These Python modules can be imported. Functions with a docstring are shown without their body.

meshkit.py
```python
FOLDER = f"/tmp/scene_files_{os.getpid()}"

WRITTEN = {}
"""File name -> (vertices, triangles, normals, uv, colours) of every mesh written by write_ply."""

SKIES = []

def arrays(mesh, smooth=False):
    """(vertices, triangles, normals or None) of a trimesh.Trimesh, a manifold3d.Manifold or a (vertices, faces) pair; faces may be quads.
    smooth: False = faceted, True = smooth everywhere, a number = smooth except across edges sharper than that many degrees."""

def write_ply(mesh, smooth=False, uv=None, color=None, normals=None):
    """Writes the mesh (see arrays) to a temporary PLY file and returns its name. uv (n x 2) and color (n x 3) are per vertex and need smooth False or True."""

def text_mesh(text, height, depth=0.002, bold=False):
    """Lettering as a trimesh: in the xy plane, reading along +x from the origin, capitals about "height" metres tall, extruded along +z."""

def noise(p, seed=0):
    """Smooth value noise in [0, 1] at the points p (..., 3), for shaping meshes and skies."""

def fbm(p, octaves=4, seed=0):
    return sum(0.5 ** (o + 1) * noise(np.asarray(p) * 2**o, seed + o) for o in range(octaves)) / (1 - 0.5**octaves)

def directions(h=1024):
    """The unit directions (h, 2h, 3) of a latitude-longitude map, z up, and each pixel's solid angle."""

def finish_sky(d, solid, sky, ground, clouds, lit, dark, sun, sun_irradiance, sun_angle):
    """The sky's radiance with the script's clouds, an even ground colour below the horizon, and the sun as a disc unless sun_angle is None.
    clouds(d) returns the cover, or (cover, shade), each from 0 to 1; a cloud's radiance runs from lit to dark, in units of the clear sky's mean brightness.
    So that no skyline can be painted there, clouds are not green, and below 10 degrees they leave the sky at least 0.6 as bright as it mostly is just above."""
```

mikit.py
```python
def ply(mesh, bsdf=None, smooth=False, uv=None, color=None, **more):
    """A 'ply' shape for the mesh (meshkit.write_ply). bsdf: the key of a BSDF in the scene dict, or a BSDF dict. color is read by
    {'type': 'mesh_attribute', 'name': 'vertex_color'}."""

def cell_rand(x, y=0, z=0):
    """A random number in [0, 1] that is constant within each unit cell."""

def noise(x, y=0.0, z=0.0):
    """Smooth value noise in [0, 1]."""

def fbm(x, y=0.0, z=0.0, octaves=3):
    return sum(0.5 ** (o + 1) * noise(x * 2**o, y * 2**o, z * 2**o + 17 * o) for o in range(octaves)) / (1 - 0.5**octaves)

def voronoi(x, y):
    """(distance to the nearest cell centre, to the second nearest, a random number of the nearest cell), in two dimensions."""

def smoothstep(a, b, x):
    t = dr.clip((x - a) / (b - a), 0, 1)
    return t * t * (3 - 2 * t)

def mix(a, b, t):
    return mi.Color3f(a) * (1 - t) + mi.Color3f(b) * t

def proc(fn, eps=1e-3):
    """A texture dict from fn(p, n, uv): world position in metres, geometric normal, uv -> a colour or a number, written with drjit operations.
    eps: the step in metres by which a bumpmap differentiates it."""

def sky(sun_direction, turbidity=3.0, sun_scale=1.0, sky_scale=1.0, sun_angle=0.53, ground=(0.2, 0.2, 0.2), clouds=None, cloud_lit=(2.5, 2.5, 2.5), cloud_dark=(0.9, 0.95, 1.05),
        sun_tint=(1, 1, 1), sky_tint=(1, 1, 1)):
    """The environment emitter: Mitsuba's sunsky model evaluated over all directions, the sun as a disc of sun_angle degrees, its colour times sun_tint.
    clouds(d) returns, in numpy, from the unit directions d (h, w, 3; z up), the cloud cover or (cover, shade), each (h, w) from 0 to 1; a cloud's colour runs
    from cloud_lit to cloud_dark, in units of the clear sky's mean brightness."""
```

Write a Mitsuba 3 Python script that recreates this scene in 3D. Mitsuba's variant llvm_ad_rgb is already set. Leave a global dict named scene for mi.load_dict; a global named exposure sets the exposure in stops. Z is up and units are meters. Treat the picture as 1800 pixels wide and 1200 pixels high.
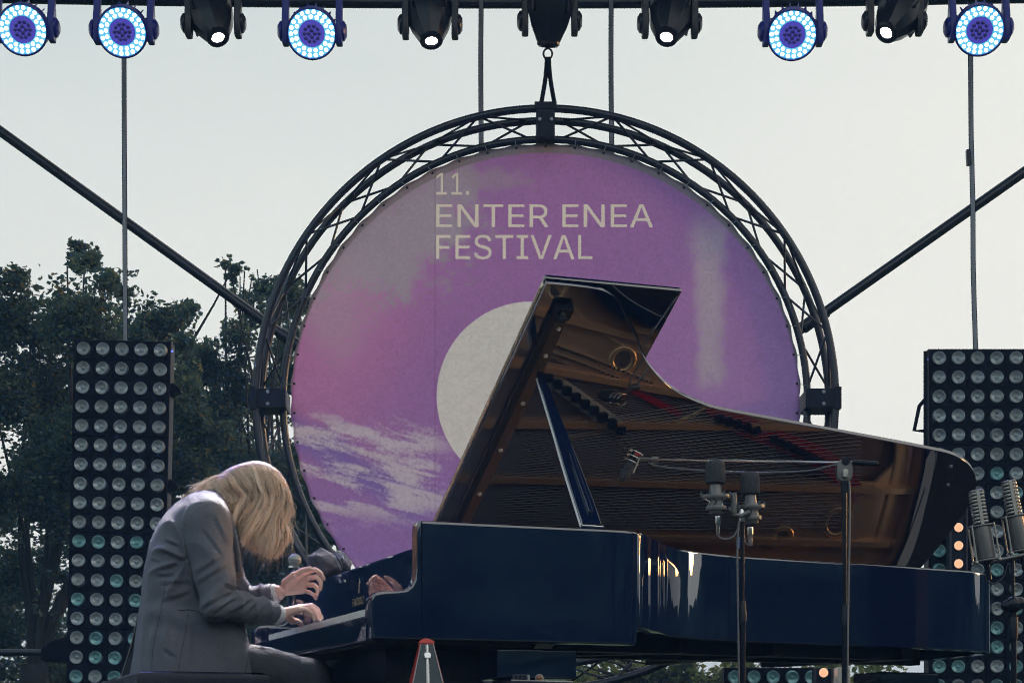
import math, random
import numpy as np
import trimesh
import manifold3d as m3
import shapely
import shapely.affinity
from shapely.geometry import Polygon
import mitsuba as mi
import drjit as dr
import mikit, meshkit

random.seed(7)
rng = np.random.default_rng(7)
scene, labels = {}, {}
PI = math.pi
Tm = mi.ScalarTransform4f

# ------------------------------------------------------------------ camera, sky, lamps' exposure
EYE = np.array([0.0, 0.0, 0.2652])
FOCAL, HORIZON = 3400.0, 1344.55          # in units of the 1800 x 1200 photograph; the lens is shifted up, verticals stay upright
scene['camera'] = {'type': 'perspective', 'fov': math.degrees(2 * math.atan(900 / FOCAL)), 'fov_axis': 'x',
                   'principal_point_offset_x': 0.0, 'principal_point_offset_y': -(HORIZON - 600) / 1200,
                   'near_clip': 0.05, 'far_clip': 3000.0,
                   'to_world': Tm().look_at(origin=EYE.tolist(), target=[0, 1, EYE[2]], up=[0, 0, 1])}
exposure = 3.12
HAZE = 0.0038


def sky_cover(d):
    az = np.degrees(np.arctan2(d[..., 0], d[..., 1]))
    el = np.degrees(np.arcsin(np.clip(d[..., 2], -1, 1)))
    n = meshkit.fbm(np.stack([d[..., 0] * 3, d[..., 1] * 3, d[..., 2] * 9], -1), 4, 5)
    s_ = np.sin(np.radians(az))
    shade = 0.08 - 0.35 * s_ + 0.045 * np.clip(el - 12, -8, 12) * (0.8 - 1.3 * np.clip(s_, -.4, .5)) + (n - 0.5) * 0.30 + 0.22 * np.clip(-d[..., 1] * 1.6, 0, 1)
    return np.ones(d.shape[:2]), np.clip(shade, 0, 1)


scene['sky'] = mikit.sky((0.93, 0.33, 0.19), turbidity=4, sun_scale=0.20, sun_angle=10, clouds=sky_cover,
                         cloud_lit=(2.02, 1.97, 1.78), cloud_dark=(0.90, 1.17, 1.26), sun_tint=(1.0, 0.82, 0.66), ground=(0.10, 0.11, 0.08))

# thin stage haze that lifts the blacks
scene['haze_air'] = {'type': 'homogeneous', 'albedo': {'type': 'rgb', 'value': [.22, .50, 1.0]}, 'sigma_t': HAZE}
scene['camera']['medium'] = {'type': 'ref', 'id': 'haze_air'}
scene['haze'] = {'type': 'cube', 'to_world': Tm().translate([0, 0, 4.3]).scale([910, 910, 6.6]), 'bsdf': {'type': 'null'}, 'interior': {'type': 'ref', 'id': 'haze_air'}}
labels['haze'] = {'label': 'thin bluish stage haze hanging in the air around the whole stage', 'category': 'haze', 'kind': 'stuff'}


# ------------------------------------------------------------------ helpers
def at(px, py, Y):
    """A point Y metres in front of the eye that is measured at (px, py) of the 1800-wide photograph."""
    return np.array([(px - 900) * Y / FOCAL, Y, EYE[2] + (HORIZON - py) * Y / FOCAL])


used = {}


def numbered(key):
    n = used.get(key, -1) + 1
    used[key] = n
    return key if n == 0 else f'{key}_{n:03d}'


def thing(name, label, cat, group=None, kind=None):
    key = numbered(name)
    labels[key] = {'label': label, 'category': cat}
    if group:
        labels[key]['group'] = group
    if kind:
        labels[key]['kind'] = kind
    return key


def part(parent, name, mesh, mat, smooth=35, label=None, kind=None, tw=None, **more):
    key = numbered(f'{parent}__{name}')
    d = mesh if isinstance(mesh, dict) else mikit.ply(mesh, mat, smooth=smooth, **more)
    if isinstance(mesh, dict) and mat is not None:
        d = {**d, 'bsdf': {'type': 'ref', 'id': mat}}
    if tw is not None:
        d = {**d, 'to_world': Tm(np.asarray(tw, float).tolist())}
    scene[key] = d
    if label or kind:
        labels[key] = {k: v for k, v in (('label', label), ('kind', kind)) if v}
    return key


def single(name, label, cat, mesh, mat, smooth=35, group=None, kind=None, tw=None, **more):
    key = thing(name, label, cat, group, kind)
    d = mesh if isinstance(mesh, dict) else mikit.ply(mesh, mat, smooth=smooth, **more)
    if tw is not None:
        d = {**d, 'to_world': Tm(np.asarray(tw, float).tolist())}
    scene[key] = d
    return key


def struct(name, mesh, mat, smooth=False):
    scene[name] = mikit.ply(mesh, mat, smooth=smooth)
    labels[name] = {'kind': 'structure'}


def cat(*ms):
    ms = [m for x in ms for m in (x if isinstance(x, (list, tuple)) else [x])]
    return trimesh.util.concatenate(ms)


def xf(mesh, M):
    m = mesh.copy()
    m.apply_transform(np.asarray(M, float))
    return m


def tr(x, y, z):
    M = np.eye(4)
    M[:3, 3] = (x, y, z)
    return M


def rot(deg, axis, p=(0, 0, 0)):
    return trimesh.transformations.rotation_matrix(math.radians(deg), axis, p)


def frame(o, z, x=(1, 0, 0)):
    """Matrix whose z axis is z and whose x axis is as near as it can be to x."""
    z = np.asarray(z, float) / np.linalg.norm(z)
    x = np.asarray(x, float) - np.dot(x, z) * z
    if np.linalg.norm(x) < 1e-6:
        x = np.cross([0, 1, 0], z)
    x /= np.linalg.norm(x)
    M = np.eye(4)
    M[:3, 0], M[:3, 1], M[:3, 2], M[:3, 3] = x, np.cross(z, x), z, o
    return M


def smoothline(pts, n):
    """Catmull-Rom through the points, n samples, even in parameter."""
    p = np.asarray(pts, float)
    p = np.vstack([2 * p[0] - p[1], p, 2 * p[-1] - p[-2]])
    t = np.linspace(0, len(p) - 3 - 1e-9, n)
    i = np.floor(t).astype(int)
    f = (t - i)[:, None]
    a, b, c, d = p[i], p[i + 1], p[i + 2], p[i + 3]
    return 0.5 * (2 * b + (c - a) * f + (2 * a - 5 * b + 4 * c - d) * f ** 2 + (3 * b - a - 3 * c + d) * f ** 3)


def tube(points, r, sides=8, closed=False):
    p = np.asarray(points, float)
    n = len(p)
    r = np.broadcast_to(np.asarray(r, float), (n,))
    t = (np.roll(p, -1, 0) - np.roll(p, 1, 0)) if closed else np.gradient(p, axis=0)
    t /= np.linalg.norm(t, axis=1, keepdims=True) + 1e-12
    a = np.zeros_like(p)
    ref = np.array([0, 0, 1.0]) if abs(t[0][2]) < 0.9 else np.array([1.0, 0, 0])
    for i in range(n):
        ref = ref - np.dot(ref, t[i]) * t[i]
        ref /= np.linalg.norm(ref)
        a[i] = ref
    b = np.cross(t, a)
    ang = np.arange(sides) * 2 * PI / sides
    v = (p[:, None] + r[:, None, None] * (np.cos(ang)[None, :, None] * a[:, None] + np.sin(ang)[None, :, None] * b[:, None])).reshape(-1, 3)
    m = n if closed else n - 1
    i, j = np.meshgrid(np.arange(m), np.arange(sides), indexing='ij')
    i2 = (i + 1) % n
    q = np.stack([i * sides + j, i * sides + (j + 1) % sides, i2 * sides + (j + 1) % sides, i2 * sides + j], -1).reshape(-1, 4)
    f = np.vstack([q[:, [0, 1, 2]], q[:, [0, 2, 3]]])
    if not closed:
        v = np.vstack([v, p[0], p[-1]])
        k = np.arange(sides)
        f = np.vstack([f, np.stack([(k + 1) % sides, k, k * 0 + n * sides], 1), np.stack([(n - 1) * sides + k, (n - 1) * sides + (k + 1) % sides, k * 0 + n * sides + 1], 1)])
    return trimesh.Trimesh(v, f, process=False)


def cyl(p, q, r, sides=12, r2=None):
    return tube([p, q], [r, r if r2 is None else r2], sides)


def lathe(profile, n=28):
    p = np.asarray(profile, float)
    if (((p[1:, 0] + p[:-1, 0]) / 2) * np.diff(p[:, 1])).sum() < 0:
        p = p[::-1]
    return trimesh.creation.revolve(p, sections=n)


def offset_loop(p, d):
    e = np.roll(p, -1, 0) - p
    e /= np.linalg.norm(e, axis=1, keepdims=True) + 1e-12
    n = np.stack([e[:, 1], -e[:, 0]], 1)
    m = n + np.roll(n, 1, 0)
    m /= np.maximum((m * m).sum(1, keepdims=True) / 2, 0.35)
    return p - m * d


def extrude(poly, z0, z1, bevel=0.0):
    """A counter-clockwise loop in xy, from z0 to z1, its rims bevelled."""
    p = np.asarray(poly, float)
    if Polygon(p).exterior.is_ccw is False:
        p = p[::-1]
    loops = [(p, z0), (p, z1)] if bevel <= 0 else [(offset_loop(p, bevel), z0), (offset_loop(p, bevel * .3), z0 + bevel * .3), (p, z0 + bevel), (p, z1 - bevel), (offset_loop(p, bevel * .3), z1 - bevel * .3), (offset_loop(p, bevel), z1)]
    n = len(p)
    v = np.vstack([np.column_stack([l, np.full(n, z)]) for l, z in loops])
    k = np.arange(n)
    f = []
    for i in range(len(loops) - 1):
        a, b, c, d = i * n + k, i * n + (k + 1) % n, (i + 1) * n + (k + 1) % n, (i + 1) * n + k
        f += [np.stack([a, b, c], 1), np.stack([a, c, d], 1)]
    tri = earcut(loops[0][0])
    f += [tri[:, ::-1], earcut(loops[-1][0]) + (len(loops) - 1) * n]
    return trimesh.Trimesh(v, np.vstack(f), process=False)


def earcut(p):
    import mapbox_earcut
    t = mapbox_earcut.triangulate_float64(np.ascontiguousarray(p), np.array([len(p)], dtype=np.uint32)).reshape(-1, 3).astype(int)
    a = p[t]
    s = (a[:, 1, 0] - a[:, 0, 0]) * (a[:, 2, 1] - a[:, 0, 1]) - (a[:, 1, 1] - a[:, 0, 1]) * (a[:, 2, 0] - a[:, 0, 0])
    t[s < 0] = t[s < 0][:, ::-1]
    return t


def box(x0, x1, y0, y1, z0, z1, bevel=0.0):
    return extrude([(x0, y0), (x1, y0), (x1, y1), (x0, y1)], z0, z1, bevel)


def rrect(x0, x1, y0, y1, r, n=5):
    c = [(x1 - r, y0 + r, -90), (x1 - r, y1 - r, 0), (x0 + r, y1 - r, 90), (x0 + r, y0 + r, 180)]
    return [(cx + r * math.cos(math.radians(a + 90 * k / n)), cy + r * math.sin(math.radians(a + 90 * k / n))) for cx, cy, a in c for k in range(n + 1)]


def to_tm(man):
    m = man.to_mesh()
    return trimesh.Trimesh(m.vert_properties[:, :3], m.tri_verts, process=False)


def ball(c, r, n=20):
    return m3.Manifold.sphere(float(r), n).translate([float(x) for x in c])


def bone(c0, r0, c1, r1, n=20):
    return m3.Manifold.batch_hull([ball(c0, r0, n), ball(c1, r1, n)])


def chain(pts, radii, n=20):
    return m3.Manifold.batch_boolean([bone(pts[i], radii[i], pts[i + 1], radii[i + 1], n) for i in range(len(pts) - 1)], m3.OpType.Add)


def soft(man, length, rounds=10):
    m = to_tm(man.refine_to_length(length))
    m.merge_vertices()
    trimesh.smoothing.filter_taubin(m, iterations=rounds)
    return m


# ------------------------------------------------------------------ materials
def rgb(c):
    return {'type': 'rgb', 'value': [float(x) for x in c]}


def pr(c, rough=0.5, metal=0.0, spec=0.5, **k):
    return {'type': 'twosided', 'm': {'type': 'principled', 'base_color': c if isinstance(c, dict) else rgb(c), 'roughness': rough, 'metallic': metal, 'specular': spec, **k}}


scene['black_lacquer'] = {'type': 'plastic', 'int_ior': 2.5, 'diffuse_reflectance': rgb((.003, .009, .046))}
scene['black_satin'] = pr((.006, .011, .030), .38, spec=.35)
scene['black_paint'] = pr((.010, .017, .040), .5, spec=.25)
scene['black_cloth'] = pr((.010, .016, .034), .9, spec=.2)
scene['black_plastic'] = pr((.012, .018, .036), .42)
scene['black_gloss'] = pr((.010, .014, .028), .24, spec=.35)
scene['truss_paint'] = pr((.010, .018, .040), .34, spec=.75)
scene['grey_strap'] = pr((.34, .38, .44), .7)
scene['brass'] = pr((.80, .62, .32), .28, metal=1.0)
scene['steel'] = pr((.62, .63, .66), .25, metal=1.0)
scene['bronze_bright'] = pr((.98, .66, .36), .28, metal=.6)
scene['dull_steel'] = pr((.30, .31, .34), .42, metal=1.0)
scene['chrome'] = pr((.85, .85, .88), .10, metal=1.0)
scene['ivory'] = pr((.80, .77, .70), .25)
scene['bronze_plate'] = pr((.86, .50, .27), .30, metal=.35)
scene['red_felt'] = pr((.50, .02, .03), .9, spec=.1)
scene['white_felt'] = pr((.72, .70, .66), .9, spec=.1)
scene['lens_bowl'] = pr((.44, .50, .53), .25, metal=.4)
scene['lens_bowl_dusty'] = pr((.36, .41, .43), .36, metal=.3)
scene['lens_bowl_teal'] = pr((.25, .48, .50), .25, metal=.4)
scene['banner_print'] = None
scene['letter_print'] = {'type': 'principledthin', 'base_color': rgb((.97, .93, .92)), 'roughness': .8, 'diff_trans': 1.94, 'spec_trans': 0.0, 'eta': 1.2}
scene['skin'] = pr((.74, .48, .40), .46, spec=.4)
scene['shirt_white'] = pr((.80, .79, .80), .8, spec=.2)
scene['foam_grey'] = None
scene['red_wood'] = pr((.55, .045, .04), .35)
scene['rubber'] = pr((.02, .022, .028), .7)


def glow(c):
    return {'type': 'area', 'radiance': rgb(c)}


def wood_fn(p, n, uv):
    g = mikit.fbm(p.x * 9 + p.y * 60, p.y * 14 - p.x * 30, p.z * 8, 3)
    return mikit.mix((.15, .070, .045), (.34, .17, .11), g)


scene['spruce'] = pr(mikit.proc(wood_fn), .35)


def foam_fn(p, n, uv):
    g = mikit.noise(p.x * 420, p.y * 420, p.z * 420)
    return mikit.mix((.030, .034, .048), (.105, .108, .125), g)


scene['foam_grey'] = pr(mikit.proc(foam_fn), .95, spec=.1)


def wool_fn(p, n, uv):
    w = mikit.noise((p.x + p.y) * 260, p.z * 700, (p.x - p.y) * 260)
    g = mikit.fbm(p.x * 9, p.y * 9, p.z * 9, 2)
    return mikit.mix((.082, .087, .116), (.170, .175, .215), w * .65 + g * .35)


scene['grey_wool'] = {'type': 'twosided', 'm': {'type': 'principled', 'base_color': mikit.proc(wool_fn), 'roughness': .72, 'specular': .35, 'sheen': .7}}


def trouser_fn(p, n, uv):
    w = mikit.noise((p.x + p.y) * 300, p.z * 500, (p.x - p.y) * 300)
    return mikit.mix((.040, .044, .058), (.075, .080, .096), w)


scene['dark_wool'] = pr(mikit.proc(trouser_fn), .8, spec=.3)


def denim_fn(p, n, uv):
    w = mikit.noise((p.x + p.y) * 420, p.z * 420, (p.x - p.y) * 420)
    g = mikit.fbm(p.x * 30, p.y * 30, p.z * 30, 2)
    return mikit.mix((.028, .030, .042), (.085, .088, .108), w * .5 + g * .5)


scene['denim'] = pr(mikit.proc(denim_fn), .9, spec=.2)


def floor_fn(p, n, uv):
    g = mikit.fbm(p.x * 3, p.y * 3, 0, 4)
    s = mikit.noise(p.x * 40, p.y * 2.2, 0)
    return mikit.mix((.012, .013, .020), (.035, .035, .045), g * .7 + s * .3)


scene['deck_board'] = pr(mikit.proc(floor_fn), .75, spec=.12)


def grass_fn(p, n, uv):
    return mikit.mix((.04, .06, .02), (.09, .12, .04), mikit.fbm(p.x * .8, p.y * .8, 0, 4))


scene['lawn'] = pr(mikit.proc(grass_fn), .9)
scene['veneer'] = pr((.42, .24, .13), .35)
scene['bark'] = pr((.030, .025, .022), .95)
scene['leaf'] = {'type': 'principledthin', 'base_color': {'type': 'mesh_attribute', 'name': 'vertex_color'}, 'roughness': .5, 'diff_trans': .9, 'spec_trans': 0.0, 'eta': 1.4}
scene['hair_strand'] = {'type': 'principled', 'base_color': {'type': 'mesh_attribute', 'name': 'vertex_color'}, 'roughness': .5, 'specular': .3}

# ------------------------------------------------------------------ setting
struct('ground', trimesh.Trimesh([[-900, -900, -1.25], [900, -900, -1.25], [900, 900, -1.25], [-900, 900, -1.25]], [[0, 1, 2], [0, 2, 3]]), 'lawn')
struct('stage_floor', box(-6.2, 6.2, 3.6, 10.2, -1.24, 0.0, .01), 'deck_board')

# ------------------------------------------------------------------ the grand piano (own frame: u bass to treble, v keyboard to tail, z up)
TH, X0, Y0 = 0.3629, -0.6861, 6.3976
HW, ZR, PHI, VF, VFL, VCH = 0.7739, 0.9892, 0.524, 0.633, 1.110, 0.156
cs, sn = math.cos(TH), math.sin(TH)
PM = np.array([[sn, cs, 0, X0], [-cs, sn, 0, Y0], [0, 0, 1, 0], [0, 0, 0, 1.0]])
UP = np.array([[0, 0, 1, 0], [1, 0, 0, 0], [0, 1, 0, 0], [0, 0, 0, 1.0]])       # extrude along u: local x -> v, y -> z, z -> u
FP = np.array([[1, 0, 0, 0], [0, 0, -1, 0], [0, 1, 0, 0], [0, 0, 0, 1.0]])      # local x -> u, y -> z, z -> -v
LF = np.eye(4)                                                                  # the lid's frame: w, v, normal
LF[:3, 0], LF[:3, 2], LF[:3, 3] = (math.cos(PHI), 0, math.sin(PHI)), (-math.sin(PHI), 0, math.cos(PHI)), (-HW, 0, ZR + 0.03)


def P(m):
    return xf(m, PM)


def L(m):
    return xf(m, PM @ LF)


def PW(u, v, z):
    return (PM @ np.array([u, v, z, 1.0]))[:3]


plan = smoothline([(HW, .50), (HW, .62), (HW, .74), (HW - .006, .82), (.742, .88), (.696, .922), (.640, .965), (.574, 1.021), (.464, 1.100), (.369, 1.202), (.308, 1.30), (.268, 1.40),
                   (.248, 1.47), (.220, 1.663), (.176, 1.975), (.140, 2.235), (.118, 2.381), (.094, 2.512), (.051, 2.607), (-.012, 2.680), (-.079, 2.727),
                   (-.153, 2.755), (-.247, 2.773), (-.363, 2.781), (-.50, 2.785), (-.613, 2.782), (-.69, 2.762), (-.745, 2.71), (-.768, 2.64), (-HW, 2.55), (-HW, 2.2), (-HW, 1.8)], 190)
plan_rim = np.vstack([[(HW, VCH), (HW, .3)], plan, [(-HW, 1.0), (-HW, VCH)]])
plan_lid = np.vstack([[(HW, VF)], plan[plan[:, 1] > VF + .01], [(-HW, 1.0), (-HW, VF)]])
GP = thing('grand_piano', 'black lacquered concert grand piano with its lid propped open beside the long-haired pianist', 'piano')


def rim_sweep(path, zb, zt, t):
    p = np.asarray(path)
    zbs = np.broadcast_to(zb, (len(p),))
    tg = np.gradient(p, axis=0)
    tg /= np.linalg.norm(tg, axis=1, keepdims=True)
    nin = np.stack([-tg[:, 1], tg[:, 0]], 1)
    if np.dot(nin[0], [-1, 0]) < 0:
        nin = -nin
    secs = [[(.006, zb), (.001, zb + .002), (0, zb + .008), (0, zt - .009), (.0025, zt - .0025), (.009, zt), (t - .006, zt), (t, zt - .006), (t, zb)] for zb in zbs]
    sec = secs[0]
    k, n = len(sec), len(p)
    v = np.array([[*(p[i] + nin[i] * s), z] for i in range(n) for s, z in secs[i]])
    f = []
    for i in range(n - 1):
        for j in range(k):
            a, b = i * k + j, i * k + (j + 1) % k
            c, d = b + k, a + k
            f += [(a, b, c), (a, c, d)]
    cap = earcut(np.array(sec))
    f += [tuple(x) for x in cap] + [tuple(x[::-1] + (n - 1) * k) for x in cap]
    m = trimesh.Trimesh(v, f, process=False)
    if m.volume < 0:
        m.invert()
    return m


ZB = 0.637
ZC = 0.692
zb_ = np.where((plan_rim[:, 1] < .86) & (np.abs(plan_rim[:, 0]) > .7), ZB, ZC)
part(GP, 'rim', P(rim_sweep(plan_rim, zb_, ZR, .058)), 'black_lacquer', 30)
lin_ = np.array(Polygon(np.vstack([[(HW, .2)], plan_rim, [(-HW, .2)]])).buffer(0).buffer(-.0595).exterior.coords)[:-1]
lin_ = lin_[lin_[:, 1] > .48]
k_ = int(np.argmax(np.linalg.norm(np.roll(lin_, -1, 0) - lin_, axis=1)))
lin_ = np.roll(lin_, -(k_ + 1), 0)
LV = np.vstack([np.column_stack([lin_, np.full(len(lin_), z)]) for z in (.86, .968)])
j_ = np.arange(len(lin_) - 1)
part(GP, 'rim_lining', P(trimesh.Trimesh(LV, np.vstack([np.stack([j_, j_ + 1, j_ + 1 + len(lin_)], 1), np.stack([j_, j_ + 1 + len(lin_), j_ + len(lin_)], 1)]), process=False)), 'veneer', True)
arm = [(0, ZB), (0, .748), (.004, .762), (.014, .772), (.035, .777), (.085, .778), (.108, .782), (.124, .794), (.134, .815), (.139, .845), (.1405, .88), (.141, .955), (.1425, .978), (.148, .987), (.156, ZR - .001), (.156, ZB)]
for s in (1, -1):
    z0 = HW - .058 if s > 0 else -HW
    part(GP, 'arm', P(xf(extrude(arm, z0, z0 + .058, .006), UP)), 'black_lacquer', 30)
part(GP, 'keybed', P(box(-HW + .06, HW - .06, .03, .50, ZB - .012, .69, .004)), 'black_satin')
part(GP, 'key_slip', P(box(-HW + .06, HW - .06, .0, .024, ZB - .006, .708, .005)), 'black_lacquer')
wk = [box(-.6125 + i * .02356, -.6125 + (i + 1) * .02356 - .0009, .028, .176, .712 - .0012 * (i % 5 == 2), .7355 - .0012 * (i % 5 == 2), .0012) for i in range(52)]
part(GP, 'white_keys', P(cat(wk)), 'ivory', 30, kind='stuff')
bk = []
for i in range(51):
    if i % 7 not in (1, 4):
        u = -.6125 + (i + 1) * .02356
        bk.append(xf(extrude([(.075, .7355), (.176, .7355), (.176, .749), (.083, .749), (.077, .744)], u - .005, u + .005, .001), UP))
part(GP, 'black_keys', P(cat(bk)), 'black_gloss', 30, kind='stuff')
for s in (1, -1):
    part(GP, 'key_block', P(box(*sorted((s * .616, s * .713)), .026, .176, .70, .765, .006)), 'black_lacquer')
fall = [(.178, .742), (.200, .742), (.214, .90), (.214, .925), (.208, .9315), (.199, .9315), (.193, .925)]
FB = part(GP, 'fallboard', P(xf(extrude(fall, -.713, .713, .002), UP)), 'black_lacquer', 30)
lean = rot(-math.degrees(math.atan2(.015, .18)), (1, 0, 0))
txt = meshkit.text_mesh('FAZIOLI', .024, .0012, bold=True)
txt.apply_translation([-txt.bounds[1][0] / 2, 0, 0])
part(FB, 'lettering', P(xf(txt, tr(0, .1832, .800) @ lean @ FP)), 'brass', False)
crest = extrude([(.0, .0), (.007, .004), (.004, .02), (.008, .034), (.0, .052), (-.008, .034), (-.004, .02), (-.007, .004)], 0, .0012)
part(FB, 'crest', P(xf(crest, tr(0, .1862, .838) @ lean @ FP)), 'brass', False)
part(GP, 'music_shelf', P(box(-HW + .06, HW - .06, .216, .42, .912, .930, .004)), 'black_lacquer')
part(GP, 'shelf_rail', P(box(-.60, .60, .235, .262, .932, .944, .003)), 'black_lacquer')
part(GP, 'stretcher', P(box(-HW + .06, HW - .06, .423, .455, .80, .955, .004)), 'black_satin')

# inside: soundboard, plate, strings, bridges
inner = Polygon(np.vstack([[(HW, .2)], plan_rim, [(-HW, .2)]])).buffer(0).buffer(-.06)
sb = inner.intersection(shapely.box(-1, .46, 1, 3))
part(GP, 'soundboard', P(trimesh.creation.extrude_polygon(sb, .012, engine='earcut').apply_translation([0, 0, .845])), 'spruce', False)
pl = inner.buffer(-.004).intersection(shapely.box(-1, .46, 1, 3))
win = pl.buffer(-.075).intersection(shapely.box(-.66, .70, 1, 2.66))


def strip(a, b, w):
    return shapely.LineString([a, b]).buffer(w / 2, cap_style=2)


struts = [((.30, .6), (.16, 1.5)), ((.07, .6), (-.05, 1.90)), ((-.21, .6), (-.10, 2.5)), ((-.42, .6), (-.36, 2.75)), ((-.64, .6), (-.60, 2.75))]
lobe = Polygon([(.55, .6), (.12, .6), (.09, 1.0), (-.05, 1.40), (.02, 1.62), (.2, 1.72), (.5, 1.3), (.8, .9), (.8, .6)])
cheek_tail = Polygon([(-.70, 2.02), (-.44, 2.06), (-.36, 2.25), (-.40, 2.52), (-.22, 2.66), (-.22, 2.9), (-.9, 2.9)])
web = win
for a, b in struts:
    web = web.difference(strip(a, b, .045))
web = web.difference(lobe).difference(cheek_tail)
plate = pl.difference(web)
for hx, hy, hr in ((.088, 1.339, .042), (.33, 1.02, .034), (.46, .86, .030), (.13, 1.53, .030), (-.52, 2.439, .055), (-.60, 2.20, .04)):
    plate = plate.difference(shapely.Point(hx, hy).buffer(hr, 24))
pieces = [trimesh.creation.extrude_polygon(g, .020, engine='earcut') for g in getattr(plate, 'geoms', [plate])]
PLT = part(GP, 'iron_plate', P(cat(pieces).apply_translation([0, 0, .885])), 'bronze_plate', False)
for hx, hy, hr in ((.088, 1.339, .042), (.33, 1.02, .034), (.46, .86, .030), (.13, 1.53, .030), (-.52, 2.439, .055), (-.60, 2.20, .04)):
    ang = np.linspace(0, 2 * PI, 33)[:-1]
    part(PLT, 'hole_rim', P(tube(np.column_stack([hx + (hr + .004) * np.cos(ang), hy + (hr + .004) * np.sin(ang), ang * 0 + .907]), .014, 8, True)), 'bronze_bright', True)
for a, b in struts:
    sgm = extrude([(-.018, 0), (.018, 0), (.012, .034), (-.012, .034)], 0, math.dist(a, b))
    d = np.array([b[0] - a[0], b[1] - a[1], 0])
    M = frame((a[0], a[1], .904), d, (-d[1], d[0], 0))
    sgm = xf(sgm, M)
    keep = (sgm.vertices[:, 1].max())
    part(PLT, 'strut', P(sgm), 'bronze_plate', 20)
lipc = smoothline([(-.24, 1.15), (-.19, 1.35), (-.15, 1.58), (-.07, 1.73), (.03, 1.80)], 40)
part(PLT, 'lip', P(tube(np.column_stack([lipc, np.full(40, .908)]), .012, 8)), 'bronze_bright', True)
edge = np.array(pl.buffer(-.078).exterior.coords)[:-1]
part(PLT, 'inner_lip', P(tube(np.column_stack([edge, np.full(len(edge), .906)]), .009, 6, True)), 'bronze_bright', True)

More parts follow.
